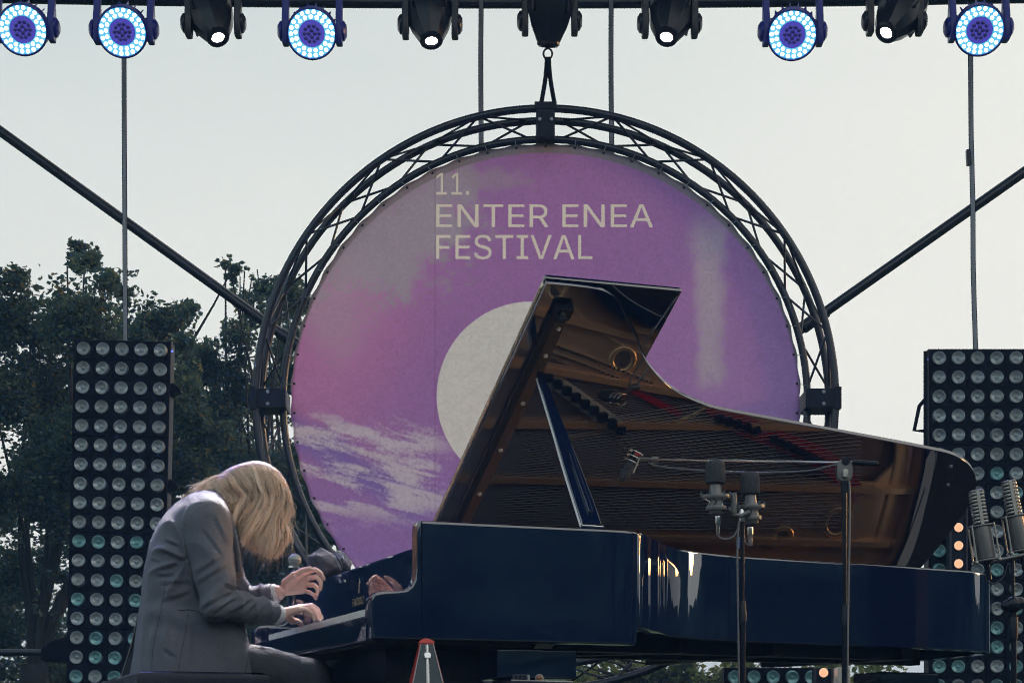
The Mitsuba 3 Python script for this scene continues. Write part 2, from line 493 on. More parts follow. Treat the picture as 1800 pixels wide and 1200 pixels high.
strg, felt, pins = [], [], []
for i in range(120):
    u = .60 - i * .0092
    end = min(2.60, .80 + (i / 95.0) ** .8 * 1.55)
    strg.append(cyl((u, .62, .922), (u - .10 - .06 * i / 120, end, .912), .0013 + .0004 * (i > 60), 4))
for i in range(40):
    u = -.30 - i * .0088
    strg.append(cyl((u, .62, .925), (u + .40 * (1 - i / 55), 2.35 + .2 * (i / 40), .935), .0022, 4))
part(GP, 'strings', P(cat(strg)), 'steel', True, kind='stuff')
for i in range(230):
    u, v = .64 - (i // 3) * .0170, .50 + (i % 3) * .045 + (i % 2) * .012
    pins.append(cyl((u, v, .905), (u, v, .945), .0035, 6))
part(GP, 'tuning_pins', P(cat(pins)), 'steel', 30, kind='stuff')
hp = smoothline([(.10, 1.0), (.05, 1.2), (-.02, 1.45)], 26)
hitch = [cyl((*q, .905), (q[0] + .004, q[1], .925), .006, 6) for q in hp] + [cyl((q[0] + .03, q[1] + .02, .905), (q[0] + .03, q[1] + .02, .925), .006, 6) for q in hp]
part(GP, 'hitch_pins', P(cat(hitch)), 'chrome', 30, kind='stuff')
fe = smoothline([(-.05, 1.74), (-.118, 1.864), (-.186, 2.083), (-.246, 2.28), (-.33, 2.42), (-.407, 2.485)], 40)
part(GP, 'red_felt_strip', P(extrude(np.vstack([fe + [.035, .02], (fe - [.035, .02])[::-1]]), .921, .929)), 'red_felt', False)
part(GP, 'red_felt_strip', P(extrude([(-.58, 2.40), (-.46, 2.40), (-.46, 2.49), (-.58, 2.49)], .862, .88)), 'red_felt', False)
part(GP, 'red_felt_strip', P(extrude([(-.02, 1.36), (.0, 1.36), (-.09, 1.62), (-.12, 1.62)], .921, .927)), 'red_felt', False)
for pa, pb, n in (((.04, .98), (-.19, 1.40), 10), ((-.10, 1.76), (-.145, 1.97), 5), ((-.165, 2.02), (-.26, 2.29), 8)):
    pa, pb = np.array(pa), np.array(pb)
    d = (pb - pa) / np.linalg.norm(pb - pa)
    q = np.array([-d[1], d[0]])
    part(GP, 'bridge', P(extrude([pa + q * .028, pa - q * .028, pb - q * .028, pb + q * .028], .857, .924)), 'white_felt', False)
    for k in range(n):
        c = pa + (pb - pa) * (k + .5) / n
        h = np.linalg.norm(pb - pa) / n * .5
        dm = [c + (d * sx + q * sy) * h * .75 for sx, sy in ((-1.2, -.2), (.2, -1.2), (1.2, .2), (-.2, 1.2))]
        part(GP, 'damper', P(extrude(dm, .926, .956, .002)), 'black_satin', 30)

scene['pale_brass'] = pr((.72, .66, .52), .35, metal=.8)
# the lid
lid2 = plan_lid + [HW, 0]
LID = part(GP, 'lid', L(extrude(lid2, -.018, -.001, .004)), 'black_lacquer', 40)
part(LID, 'folded_flap', L(extrude(rrect(.0, 2 * HW, VF, VFL, .006, 3), .0050, .0225, .004)), 'black_lacquer', 40)
hin = [box(.03, 2 * HW - .02, VF - .003, VF - .0005, -.003, .010)]
hin += [xf(cyl((0, 0, 0), (.018, 0, 0), .0034, 8), tr(.05 + i * .0215, VF - .004, .003)) for i in range(68)]
part(LID, 'piano_hinge', L(cat(hin)), 'pale_brass', 30)
scene['lid_batten_brown'] = pr((.090, .055, .045), .45)
BT = part(LID, 'batten', L(box(.15, 1.43, .716, .756, -.024, -.0185, .001)), 'lid_batten_brown', 30)
part(LID, 'dark_rail', L(box(.15, 1.42, .684, .712, -.036, -.0185, .003)), 'black_satin', 30)
for w in (1.36, 1.23, .99, .74, .49, .30):
    part(BT, 'button', L(xf(lathe([(0, 0), (.006, 0), (.008, .003), (.008, .006), (0, .006)], 12), tr(w, .737, -.0305))), 'ivory', 40)
part(LID, 'prop_socket', L(cat(box(1.42, 1.47, .69, .75, -.045, -.0185, .003), box(1.425, 1.45, .70, .725, -.065, -.044, .003))), 'black_satin', 30)
part(LID, 'socket_screw', L(xf(lathe([(0, 0), (.008, 0), (.008, .01), (0, .01)], 12), tr(1.452, .715, -.055))), 'chrome', 40)
for v in (.95, 1.9, 2.5):
    part(LID, 'side_hinge', P(xf(cyl((0, 0, 0), (0, .09, 0), .006, 8), tr(-HW - .004, v, ZR + .012))), 'brass', 30)
for w, v in ((.80, 2.55), (.69, 2.60)):
    part(LID, 'rubber_bumper', L(xf(lathe([(0, 0), (.006, .001), (.008, .008), (0, .008)], 12), tr(w, v, -.0262))), 'dull_steel', 40)

top = (PM @ LF @ np.array([1.159, .735, -.040, 1]))[:3]
foot = at(1013, 931, 0) * 0
foot = PW(.742, .715, ZR + .004)
ax = (top - foot) / np.linalg.norm(top - foot)
side = np.array(PM[:3, 1])
LN = np.linalg.norm(top - foot)
prof = [(-.034, 0), (.034, 0), (.034, .10), (.030, .28), (.012, LN - .03), (.008, LN), (-.008, LN), (-.014, LN - .02), (-.027, .28), (-.031, .10)]
stick = extrude(prof, -.010, .010, .004)
# board: local x -> along the keyboard-to-tail direction, y -> up the stick, z -> thickness
xd = side - np.dot(side, ax) * ax
xd /= np.linalg.norm(xd)
M = np.eye(4)
M[:3, 0], M[:3, 1], M[:3, 2], M[:3, 3] = xd, ax, np.cross(xd, ax), foot
PR = part(GP, 'lid_prop', xf(stick, M), 'black_lacquer', 40)
zs = 1 if M[1, 2] < 0 else -1
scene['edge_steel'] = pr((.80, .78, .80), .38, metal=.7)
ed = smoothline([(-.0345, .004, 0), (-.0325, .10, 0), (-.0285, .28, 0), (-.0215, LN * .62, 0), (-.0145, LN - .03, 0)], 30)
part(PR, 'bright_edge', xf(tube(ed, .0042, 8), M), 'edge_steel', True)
part(PR, 'short_prop', xf(box(.000, .014, .06, .33, *sorted((zs * .011, zs * .019)), .002), M), 'black_lacquer', 30)
part(PR, 'foot_ferrule', xf(box(-.036, .036, -.002, .010, -.013, .013, .002), M), 'chrome', 30)

# underneath
part(GP, 'trap_board', P(box(-.52, .52, .12, .44, .50, ZB - .014, .004)), 'black_satin', 30)
beams = []
for a, b in (((-.70, .50), (.20, 1.40)), ((.62, .62), (-.62, 1.05)), ((-.70, 1.55), (.20, 1.72)), ((-.70, 2.05), (.12, 2.30)), ((-.30, .5), (-.30, 2.72)), ((.12, .5), (-.02, 2.45))):
    d = np.array([b[0] - a[0], b[1] - a[1], 0])
    part(GP, 'brace_beam', P(xf(extrude([(-.030, 0), (.030, 0), (.030, .085), (-.030, .085)], 0, np.linalg.norm(d) * .86, .004), frame((*(np.array(a) + (np.array(b) - a) * .06), ZB + .018), d * .88, (-d[1], d[0], 0)))), 'black_satin', 30)
for u, v in ((.60, .52), (-.60, .52), (-.30, 2.42)):
    lg = part(GP, 'leg', P(cat(box(u - .10, u + .10, v - .10, v + .16, .53, ZB - .014, .008), box(u - .065, u + .065, v - .06, v + .07, .07, .53, .01))), 'black_lacquer', 30)
    part(lg, 'caster', P(cat(xf(cyl((-.02, 0, 0), (.02, 0, 0), .035, 16), tr(u, v, .036)), box(u - .03, u + .03, v - .03, v + .03, .06, .075, .003))), 'brass', 30)
LY = part(GP, 'pedal_lyre', P(cat(box(-.12, .12, .30, .36, .12, .17, .006), box(-.10, -.06, .31, .35, .17, .62, .006), box(.06, .10, .31, .35, .17, .62, .006))), 'black_lacquer', 30)
for u in (-.07, 0, .07):
    part(LY, 'pedal', P(extrude(rrect(u - .012, u + .012, .18, .30, .01), .10, .112, .003)), 'brass', 30)

# ------------------------------------------------------------------ ring truss with the round banner
YR = 8.8
S = YR / FOCAL
RC = at(959, 701, YR)
RO, RI, DEP = 509.5 * S, 465 * S, .158
RT = thing('ring_truss', 'big black circular truss hung behind the piano, framing the purple banner', 'truss')


def ringpt(a, r, d):
    a = np.asarray(a, float)
    return np.stack([RC[0] + r * np.sin(a), RC[1] + d + a * 0, RC[2] + r * np.cos(a)], -1)


full = np.linspace(0, 2 * PI, 145)[:-1]
for nm, r, d, rad in (('outer_chord', RO, 0, .0180), ('back_chord', RO - .004, DEP, .0175), ('inner_chord', RI, DEP / 2, .0170)):
    part(RT, nm, tube(ringpt(full, r, d), rad, 12, True), 'truss_paint', True)
for q in range(4):
    a0, a1 = q * PI / 2 + .05, (q + 1) * PI / 2 - .05
    n = 4
    an = np.linspace(a0, a1, 2 * n + 1)
    for i in range(2 * n):
        ia, ib = (RI, RO) if i % 2 == 0 else (RO, RI)
        part(RT, 'brace', cyl(ringpt(an[i], ia, DEP / 2 if ia == RI else 0), ringpt(an[i + 1], ib, DEP / 2 if ib == RI else 0), .0055, 7), 'truss_paint', True)
        ia, ib = (RO, RI) if i % 2 == 0 else (RI, RO)
        part(RT, 'brace', cyl(ringpt(an[i], ia, DEP / 2 if ia == RI else DEP), ringpt(an[i + 1], ib, DEP / 2 if ib == RI else DEP), .0055, 7), 'truss_paint', True)
        part(RT, 'brace', cyl(ringpt(an[i], RO, 0 if i % 2 else DEP), ringpt(an[i + 1], RO, DEP if i % 2 else 0), .0050, 7), 'truss_paint', True)
for q in range(4):
    M = tr(*RC) @ rot(90 * q, (0, 1, 0))
    b = cat(xf(box(-.042, .042, -.022, DEP + .022, RI - .022, RO + .020, .004), np.eye(4)), xf(box(-.05, .05, -.026, .010, RO - .010, RO + .024, .003), np.eye(4)))
    part(RT, 'coupler_plate', xf(b, M), 'black_paint', 30)
    for sx in (-1, 1):
        part(RT, 'bolt', xf(xf(cyl((0, -.030, 0), (0, -.022, 0), .008, 8), tr(sx * .027, 0, (RI + RO) / 2)), M), 'dull_steel', 30)

NG = 54
RB = 448.5 * (8.858 / FOCAL)
th = np.linspace(0, 2 * PI, NG * 8 + 1)[:-1]
rad = RB - .002 + .0036 * np.cos(th * NG)
YB = YR + .058
RCB, SB = at(959, 701, YB), YB / FOCAL


def banner_fn(p, n, uv):
    x, z = (p.x - float(RCB[0])) / float(SB), (p.z - float(RCB[2])) / float(SB)       # units of the print, from the ring's centre; z up
    ss, mix = mikit.smoothstep, mikit.mix
    g1 = mikit.fbm(x * .012 + 3, z * .012 + 7, 1.0, 4)
    g2 = mikit.fbm(x * .045, z * .045, 4.0, 3)
    fine = mikit.noise(x * .55, z * .55, 2.0) * .5 + mikit.noise(x * .23, z * .23, 9.0) * .5
    base = mix((.44,.22,.52), (.40,.235,.60), ss(100, -330, z + g1 * 60))
    base = mix(base, (.64,.27,.54), ss(-180, -400, x - z * .25) * ss(-170, 160, z + g1 * 120) * .85)
    base = mix(base, (.47,.27,.575), ss(60, 330, x) * ss(420, -50, z) * .85)
    base = mix(base, (.27,.19,.55), ss(60, 10, dr.abs(x * .62 + z + 300 + g1 * 60)) * ss(-120, -330, x) * ss(300, 200, dr.abs(x + 280)) * .8)
    # grey patch, upper left
    d = dr.sqrt(dr.square((x + 265) / 150.0) + dr.square((z - 300 - x * .25 - 60) / 112.0)) + (g1 - .5) * 1.1 + (g2 - .5) * .7 + (fine - .5) * .7
    base = mix(base, (.47,.415,.50), ss(1.12, .70, d) * .95)
    d2 = dr.sqrt(dr.square((x + 370) / 90.0) + dr.square((z - 150) / 120.0)) + (g1 - .5) * .9 + (fine - .5) * .8
    base = mix(base, (.58,.45,.56), ss(1.1, .3, d2) * .55)
    d3 = dr.sqrt(dr.square((x + 95) / 70.0) + dr.square((z - 385) / 26.0)) + (g2 - .5) * 1.2 + (fine - .5) * .6
    base = mix(base, (.46,.37,.46), ss(1.1, .4, d3) * .6)
    # grey plume, right
    w = 22 + (g1 - .5) * 20 + ss(100, 300, z) * 10
    cx = 289 + (g1 - .5) * 18 - ss(60, -40, z) * 8
    pl_ = ss(1.45, .45, dr.abs(x - cx) / w + (g2 - .5) * .6 + (fine - .5) * .9) * ss(20, 60, z + g2 * 30) * ss(345, 270, z)
    base = mix(base, (.58,.51,.58), pl_ * .72)
    # cloud streaks, lower left
    st = mikit.fbm(x * .013 + z * .006, z * .070 + x * .020, 11.0, 4)
    reg = ss(-120, -240, x + (g1 - .5) * 120) * ss(-20, -70, z + x * .12 + 30) * ss(-245, -175, z)
    st2 = mikit.fbm(x * .02, z * .10 + x * .02, 5.0, 3)
    base = mix(base, (.74,.64,.74), ss(.49, .72, st * .72 + st2 * .28 + reg * .10 + (fine - .5) * .16) * reg * .95)
    low = mikit.fbm(x * .018, z * .03, 21.0, 3)
    base = mix(base, (.58,.36,.62), ss(.52, .72, low) * ss(-150, -260, z) * .5)
    # pale disc
    dd = dr.sqrt(dr.square(x + 25.0) + dr.square(z - 4.0))
    base = mix(base, (.88,.85,.80), ss(167.2, 165.6, dd))
    # hem that carries no print at the top, a faint seam
    rr = dr.sqrt(x * x + z * z)
    top = dr.sqrt(x * x + dr.square(z + 16))
    base = mix(base, (.30,.26,.30), ss(446, 449, top))
    base = base * (1 - .13 * ss(2.2, .8, dr.abs(x + 194.0)))
    return dr.minimum(base * mi.Color3f(1.02, 1.07, 1.22), .97) * (.88 + .24 * fine) * (1 - .35 * ss(440, 446, rr))


scene['banner_print'] = {'type': 'principledthin', 'base_color': mikit.proc(banner_fn), 'roughness': .85, 'diff_trans': 1.94, 'spec_trans': 0.0, 'eta': 1.2}   # printed mesh cloth: the sky shines through
loop = np.column_stack([RCB[0] + rad * np.sin(th), RCB[2] + rad * np.cos(th)])
def sheet(g):
    vs, fs, n_ = [], [], 0
    for p_ in getattr(g, 'geoms', [g]):
        a_, b_ = trimesh.creation.triangulate_polygon(p_, engine='earcut')
        vs.append(np.column_stack([a_, np.zeros(len(a_))]))
        fs.append(b_ + n_)
        n_ += len(a_)
    return np.vstack(vs), np.vstack(fs)


BN = thing('round_banner', 'round purple banner with a pale disc and white lettering, laced inside the ring truss', 'banner')
cut = []
for text, x0, x1, base_y, cap in (('11.', 766, 824, 343, 38), ('ENTER ENEA', 766, 1147, 400, 40), ('FESTIVAL', 766, 1041, 456, 42)):
    m = meshkit.text_mesh(text, cap * SB, .0012)
    b = m.bounds
    want = (x1 - x0) * SB
    m.apply_translation([-b[0][0], 0, 0])
    m.apply_scale([want / (b[1][0] - b[0][0]), 1, 1])
    o = at(x0 + .5, base_y, YB)
    top = m.vertices[m.faces][(m.vertices[m.faces][:, :, 2] > .0011).all(1)][:, :, :2]
    glyphs = shapely.union_all([Polygon(t_).buffer(1e-6) for t_ in top])
    cut.append(shapely.affinity.translate(glyphs, o[0], o[2]))
    v_, f_ = sheet(glyphs)
    part(BN, 'lettering', xf(trimesh.Trimesh(v_, f_, process=False), tr(o[0], YB - .0008, o[2]) @ FP), 'letter_print', False, label=f'white words {text} printed on the banner', kind='stuff')
disc_ = Polygon(loop)
for c_ in cut:
    disc_ = disc_.difference(c_.buffer(-.0004))
v_, f_ = sheet(disc_)
part(BN, 'cloth', xf(trimesh.Trimesh(v_, f_, process=False), tr(0, YB, 0) @ FP), 'banner_print', False)
gb = lathe([(0, -.0065), (.0045, -.0045), (.0065, 0), (.0045, .0045), (0, .0065)], 10)
for k in range(NG):
    a = 2 * PI * k / NG
    c = np.array([RCB[0] + (RB - .016) * math.sin(a), YB - .006, RCB[2] + (RB - .016) * math.cos(a)])
    e = ringpt(a, RI - .004, DEP / 2 - .018)
    part(BN, 'bungee_ball', xf(gb, tr(*c)), 'black_plastic', True)
    part(BN, 'bungee_cord', tube([c, (c + e) / 2 + [0, -.006, 0], e], .0016, 5), 'grey_strap', True)

# sling and shackle that carry the ring
SL = thing('lifting_sling', 'black lifting sling and shackle between the dark spotlight and the top of the ring truss', 'sling')
hk = at(963, 98, YR)
for px in (950, 976):
    e = at(px, 190, YR)
    p = np.array([hk + [0.0, 0, -.012], (hk * .5 + e * .5) + [(.004 if px < 960 else -.004), 0, 0], e])
    d = (e - hk) / np.linalg.norm(e - hk)
    part(SL, 'strap', tube(smoothline(p, 8), [.014, .012, .011, .010, .010, .010, .010, .010], 6), 'black_cloth', True)
ang = np.linspace(0, 2 * PI, 21)[:-1]
part(SL, 'shackle', cat(tube(np.column_stack([hk[0] + .020 * np.sin(ang), hk[1] + ang * 0, hk[2] + .006 + .024 * np.cos(ang)]), .0045, 8, True), cyl(hk + [-.005, 0, .03], hk + [-.005, 0, .20], .007, 8)), 'black_gloss', True)

# ------------------------------------------------------------------ lighting truss and lamps
YT = 8.72
LT = thing('lighting_truss', 'black lighting truss running across the top of the stage above all the lamps', 'truss')
xs = np.linspace(-560, 2360, 30)


def sag(px):
    return 16.0 - 9.5 * ((px - 900) / 900) ** 2 * np.clip(1.6 - .6 * abs((px - 900) / 900), .4, 1)


def truss_at(x):
    q = at(x, sag(x), YT + .44)
    return np.array([q[0], YT + .15, q[2]])


def chord(dy, dz, r):
    return tube(np.array([truss_at(x) + [0, dy, dz + r] for x in xs]), r, 12)


part(LT, 'bottom_chord', chord(0, 0, .0255), 'truss_paint', True)
part(LT, 'bottom_chord', chord(.29, .0, .0255), 'truss_paint', True)
part(LT, 'top_chord', chord(0, .29, .0255), 'truss_paint', True)
part(LT, 'top_chord', chord(.29, .29, .0255), 'truss_paint', True)
for i in range(len(xs) - 1):
    a, b = (truss_at(xs[k]) for k in (i, i + 1))
    part(LT, 'lattice_bar', cyl(a + [0, 0, .025 if i % 2 else .31], b + [0, 0, .31 if i % 2 else .025], .010, 8), 'truss_paint', True)
part(LT, 'border_cloth', cat(*[tube(np.array([truss_at(x) + [0, .34, .075 + k * .05] for x in xs]), .026, 6) for k in range(6)]), 'black_cloth', True)

scene['head_black'] = pr((.013, .016, .030), .30)
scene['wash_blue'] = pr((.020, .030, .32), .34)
YM = 8.62
SM = YM / FOCAL


def yoke(T_, pivot, half, droop, mat='head_black'):
    for s in (-1, 1):
        a = extrude([(-.020, .30), (-.022, .10), (-.034, .05), (-.040, -.005), (-.028, -.062), (.024, -.062), (.036, -.02), (.030, .05), (.018, .10), (.020, .30)], 0, .030, .006)
        M = np.array([[0, 0, 1, 0], [1, 0, 0, 0], [0, 1, 0, 0], [0, 0, 0, 1.0]])
        part(T_, 'yoke_arm', xf(a, tr(pivot[0] + s * half - (.028 if s > 0 else 0) + s * .012, pivot[1], pivot[2] + droop) @ M), mat, 30)
        part(T_, 'pivot_cap', xf(lathe([(0, 0), (.044, 0), (.042, .010), (.026, .020), (0, .022)], 18), frame(pivot + [s * (half + .012), 0, 0], (s, 0, 0))), mat, 40)
    part(T_, 'yoke_crossbar', xf(box(-half - .01, half + .01, -.035, .035, .255, .31, .01), tr(*(pivot + [0, 0, droop]))), mat, 30)
    part(T_, 'base', xf(box(-.12, .12, -.085, .085, .325, .43, .012), tr(*(pivot + [0, 0, droop]))), 'head_black', 30)
    for s in (-1, 1):
        part(T_, 'base_clip', xf(tube(smoothline([(s * .06, -.06, .325), (s * .095, -.066, .30), (s * .105, -.06, .262)], 8), .008, 6), tr(*(pivot + [0, 0, droop]))), 'dull_steel', True)


def aim(o, az, el):
    d = np.array([math.sin(math.radians(az)) * math.cos(math.radians(el)), -math.cos(math.radians(az)) * math.cos(math.radians(el)), math.sin(math.radians(el))])
    return frame(o, d, (1, 0, 0)), d


led = lathe([(.0, .0054), (.0049, .0045), (.0088, .0016), (.0098, 0)], 10)
wash_shell = lathe([(0, -.175), (.055, -.172), (.085, -.150), (.100, -.105), (.110, -.05), (.113, -.012), (.1125, .010), (.107, .014), (.1045, .013), (.1045, .002)], 36)
wash_face = lathe([(0, .002), (.104, .002)], 36)
fins = cat(*[xf(box(.085, .108, -.002, .002, -.145, -.05, .0), rot(a, (0, 0, 1))) for a in range(0, 360, 20)])
gl_led = cat(*[xf(led, tr(r * math.cos(a), r * math.sin(a), .002)) for r, n, ph in ((.0925, 22, 0), (.0715, 17, .1)) for a in (np.arange(n) * 2 * PI / n + ph)])
dk_led = cat(*[xf(led, tr(r * math.cos(a), r * math.sin(a), .002)) for r, n in ((.014, 4), (.034, 10)) for a in (np.arange(n) * 2 * PI / n)])
cyan_ring = trimesh.creation.annulus(.058, .1035, .0008, sections=40)
core_disc = lathe([(0, .0027), (.057, .0027), (.057, .002)], 30)
scene['led_lens'] = pr((.6, .7, .8), .2)
scene['led_core'] = pr((.13, .10, .55), .25)
led_d = mikit.ply(gl_led, 'led_lens', smooth=40, emitter=glow((.24, .30, .32)))
ring_d = mikit.ply(cyan_ring, 'led_lens', smooth=False, emitter=glow((.004, .050, .082)))
core_d = mikit.ply(core_disc, 'led_core', smooth=40, emitter=glow((.006, .005, .040)))
shell_d, face_d, fin_d, dk_d = (mikit.ply(m, b, smooth=s) for m, b, s in ((wash_shell, 'wash_blue', 35), (wash_face, 'wash_blue', 35), (fins, 'wash_blue', False), (dk_led, 'led_core', 40)))

WN = ['leftmost blue-lit wash light, cut by the left edge of the picture', 'blue-lit wash light above the long strap to the left lamp wall', 'blue-lit wash light between two white spotlights left of the ring',
      'blue-lit wash light right of the ring, second blue one from the right', 'rightmost blue-lit wash light, above the strap to the right lamp wall']
for (px, py, az, el), lab in zip(((40, 55, 4, -28), (215, 59, 3, -30), (548, 62, 3, -30), (1393, 64, -8, -33), (1722, 56, -8, -31)), WN):
    W_ = thing('wash_light', lab, 'stage light', 'moving wash lights on the truss')
    c = at(px, py - 2, YM)
    M, d = aim(c, az, el)
    part(W_, 'housing', shell_d, None, tw=M)
    part(W_, 'cooling_fins', fin_d, None, tw=M, kind='stuff')
    f = part(W_, 'front_face', face_d, None, tw=M)
    part(f, 'glowing_ring', ring_d, None, tw=M @ tr(0, 0, .0024), label='cyan-blue glowing ring between the diodes')
    part(f, 'lit_diodes', led_d, None, tw=M, kind='stuff')
    part(f, 'violet_core', core_d, None, tw=M, label='violet unlit centre of the lamp')
    part(f, 'core_lenses', dk_d, None, tw=M @ tr(0, 0, .001), kind='stuff')
    yoke(W_, c - d * .06, .122, 0, 'wash_blue')
    scene[numbered('wash_beam')] = {'type': 'spot', 'to_world': Tm().look_at(origin=(c + d * .03).tolist(), target=[c[0] * .45, 6.6, 0.4], up=[0, 0, 1]), 'intensity': rgb((.22, .20, .85)), 'cutoff_angle': 22.0, 'beam_width': 14.0}

spot_shell = lathe([(0, -.21), (.06, -.205), (.095, -.18), (.108, -.12), (.105, -.05), (.085, .02), (.060, .075), (.050, .095), (.046, .100), (.040, .098), (.038, .085)], 10)
spot_bezel = lathe([(.029, .080), (.050, .080), (.051, .100), (.043, .108), (.029, .104)], 28)
spot_lens = lathe([(0, .100), (.018, .098), (.030, .092)], 24)
ribs = cat(*[xf(box(.080, .111, -.004, .004, -.14, -.03, .002), rot(a, (0, 0, 1))) for a in (45, 135, 225, 315)])
sh_d, bz_d, rb_d = (mikit.ply(m, b, smooth=s) for m, b, s in ((spot_shell, 'head_black', 25), (spot_bezel, 'black_gloss', 40), (ribs, 'head_black', 30)))
lens_on = mikit.ply(spot_lens, 'led_lens', smooth=True, emitter=glow((1.5, 1.45, 1.38)))
lens_off = mikit.ply(spot_lens, 'black_gloss', smooth=True)
SN = ['white spotlight between the two left blue lamps, beam towards the pianist', 'white spotlight left of the sling, lens at its lower right', 'dark unlit spotlight in the middle, right above the sling',
      'white spotlight right of the sling above the ring', 'white spotlight turned aside between the two right blue lamps']
tgt = [(-1.15, 6.15, 1.05), (-.55, 6.3, .95), None, (.15, 7.0, .92), (.75, 7.1, .92)]
pwr = [13.0, 6.0, 0, 11.0, 9.0]
for (px, py, lx, ly), lab, tg, pw in zip(((375, 42, 386, 74), (756, 44, 759, 79), (966, 38, 964, 74), (1177, 42, 1170, 74), (1572, 38, 1554, 66)), SN, tgt, pwr):
    A_ = thing('spotlight', lab, 'stage light', 'moving spotlights on the truss')
    c = at(px, py, YM)
    lp = at(lx, ly, YM)
    dx, dz = lp[0] - c[0], lp[2] - c[2]
    dy = -math.sqrt(max(.098 ** 2 - dx * dx - dz * dz, .0004)) if tg is not None else .02
    d = np.array([dx, dy, dz])
    d /= np.linalg.norm(d)
    M = frame(c, d, (1, 0, 0))
    part(A_, 'housing', sh_d, None, tw=M @ rot(18, (0, 0, 1)))
    part(A_, 'cooling_fins', rb_d, None, tw=M, kind='stuff')
    part(A_, 'bezel', bz_d, None, tw=M)
    part(A_, 'lens', lens_on if tg else lens_off, None, tw=M, label='bright white lit lens' if tg else 'dark lens pointing away')
    yoke(A_, c, .112, 0)
    if tg:
        scene[numbered('spot_beam')] = {'type': 'spot', 'to_world': Tm().look_at(origin=(c + d * .13).tolist(), target=list(tg), up=[0, 0, 1]), 'intensity': rgb(np.array((1.0, .93, .88)) * pw), 'cutoff_angle': 15.0, 'beam_width': 8.0}

# ------------------------------------------------------------------ lamp walls
prof = [(0, .0065), (.0035, .0060), (.0058, .0040), (.0068, .0008), (.0092, -.0012), (.0112, .0008), (.0124, -.0008), (.0180, .0018), (.0230, .0054), (.0262, .0088), (.0285, .0104), (.0302, .0092), (.0312, .0040), (.0312, -.010)]
lens_m = lathe([(r, z) for r, z in prof], 22)
lens_g = mikit.ply(lens_m, 'lens_bowl', smooth=40)
lens_d = mikit.ply(lens_m, 'lens_bowl_dusty', smooth=40)
lens_t = mikit.ply(lens_m, 'lens_bowl_teal', smooth=40)
scene['matrix_black'] = pr((.004, .009, .024), .5, spec=.12)
YL = 9.0
SLp = YL / FOCAL


def matrix_panel(o, tilt, pitch, label, group, teal=0, rows=5, cols=5, skip=()):
    """o: centre of the top left lamp; local x right, y up, z towards the audience."""
    M = np.eye(4)
    M[:3, 0], M[:3, 1], M[:3, 2], M[:3, 3] = (1, 0, 0), (0, 0, 1), (0, -1, 0), o
    M = M @ rot(tilt, (0, 0, 1))
    T_ = thing('led_wall', label, 'light wall', group)
    w, h = pitch * (cols - .5 + .55), pitch * rows
    x0 = -pitch * .53
    hs = extrude([(x0, pitch * .5 - h + .0008), (x0 + w, pitch * .5 - h + .0008), (x0 + w, pitch * .5 - .0008), (x0, pitch * .5 - .0008)], -.11, -.004, .003)
    part(T_, 'housing', xf(hs, M), 'matrix_black', 30)
    gr = [box(x0 + .004, x0 + w - .004, pitch * (.5 - k) - .0016, pitch * (.5 - k) + .0016, -.0045, .001) for k in range(1, rows)]
    gr += [box(pitch * (k - .5) - .0016, pitch * (k - .5) + .0016, pitch * .5 - h + .004, pitch * .5 - .004, -.0045, .0006) for k in range(1, cols)]
    part(T_, 'divider_grid', xf(cat(gr), M), 'matrix_black', False)
    for r in range(rows):
        for c in range(cols):
            if (r, c) in skip:
                continue
            a = rng.uniform(0, 360)
            J = rot(rng.normal() * 6.5, (1, 0, 0)) @ rot(rng.normal() * 6.5, (0, 1, 0))
            part(T_, 'lens', lens_t if teal and rng.random() < teal else (lens_d if rng.random() < .3 else lens_g), None, tw=M @ tr(c * pitch, -r * pitch, 0) @ J @ rot(a, (0, 0, 1)))
    for k, (x, y) in enumerate(((x0 + w, -pitch * 2.0),)):
        part(T_, 'side_bracket', xf(extrude([(x, y - .03), (x + .045, y - .002), (x + .045, y + .006), (x + .012, y + .035), (x, y + .035)], -.08, -.03, .002), M), 'matrix_black', 30)
    return M


PIT = 33.85 * SLp
t0 = at(147, 613.5, YL)
tl = math.radians(-1.35)
NM = ['top', 'second', 'third', 'bottom']
for k in range(4):
    o = t0 + np.array([math.sin(tl) * 5 * k * PIT, 0, -math.cos(tl) * 5 * k * PIT])
    matrix_panel(o, -1.35, PIT, f'black wall section of grey round lamps, {NM[k]} one of the left stack behind the pianist', 'lamp wall sections of the left stack', teal=(0, 0, .15, .8)[k])
t1 = at(1650.5, 630, YL)
for k in range(4):
    o = t1 + np.array([0, 0, -5 * k * PIT])
    matrix_panel(o, 0, PIT, f'black wall section of grey round lamps, {NM[k]} one of the right stack beyond the piano tail', 'lamp wall sections of the right stack', teal=(0, .1, .45, .7)[k])
t2 = at(1291, 1190, YL)
matrix_panel(t2, 0, PIT, 'teal-tinted lamp wall section low under the belly of the piano', 'lamp wall sections standing low', teal=1)

scene['led_dot'] = pr((.2, .2, .6), .3)
dot_ = lathe([(0, .004), (.004, .003), (.006, 0)], 12)
for px, py, own in ((302.5, 618, 'led_wall'), (1629.5, 632, 'led_wall_004')):
    part(own, 'status_light', xf(dot_, frame(at(px, py, YL - .02), (0, -1, 0))), 'led_dot', True, label='tiny lit blue status light', emitter=glow((.02, .03, .16)))
# yoke frame at the left of the right lamp wall
FB_ = thing('hanging_bracket', 'black angled metal bracket on the left side of the right lamp wall', 'bracket')
pts = [at(1629, 618, YL - .03), at(1629, 690, YL - .03)]
part(FB_, 'side_bar', cyl(at(1627, 618, YL - .03), at(1627, 800, YL - .03), .010, 8), 'matrix_black', True)
part(FB_, 'angle_bar', tube([at(1628, 700, YL - .03), at(1616, 714, YL - .03), at(1607, 757, YL - .03), at(1628, 758, YL - .03)], .009, 8), 'matrix_black', 30)

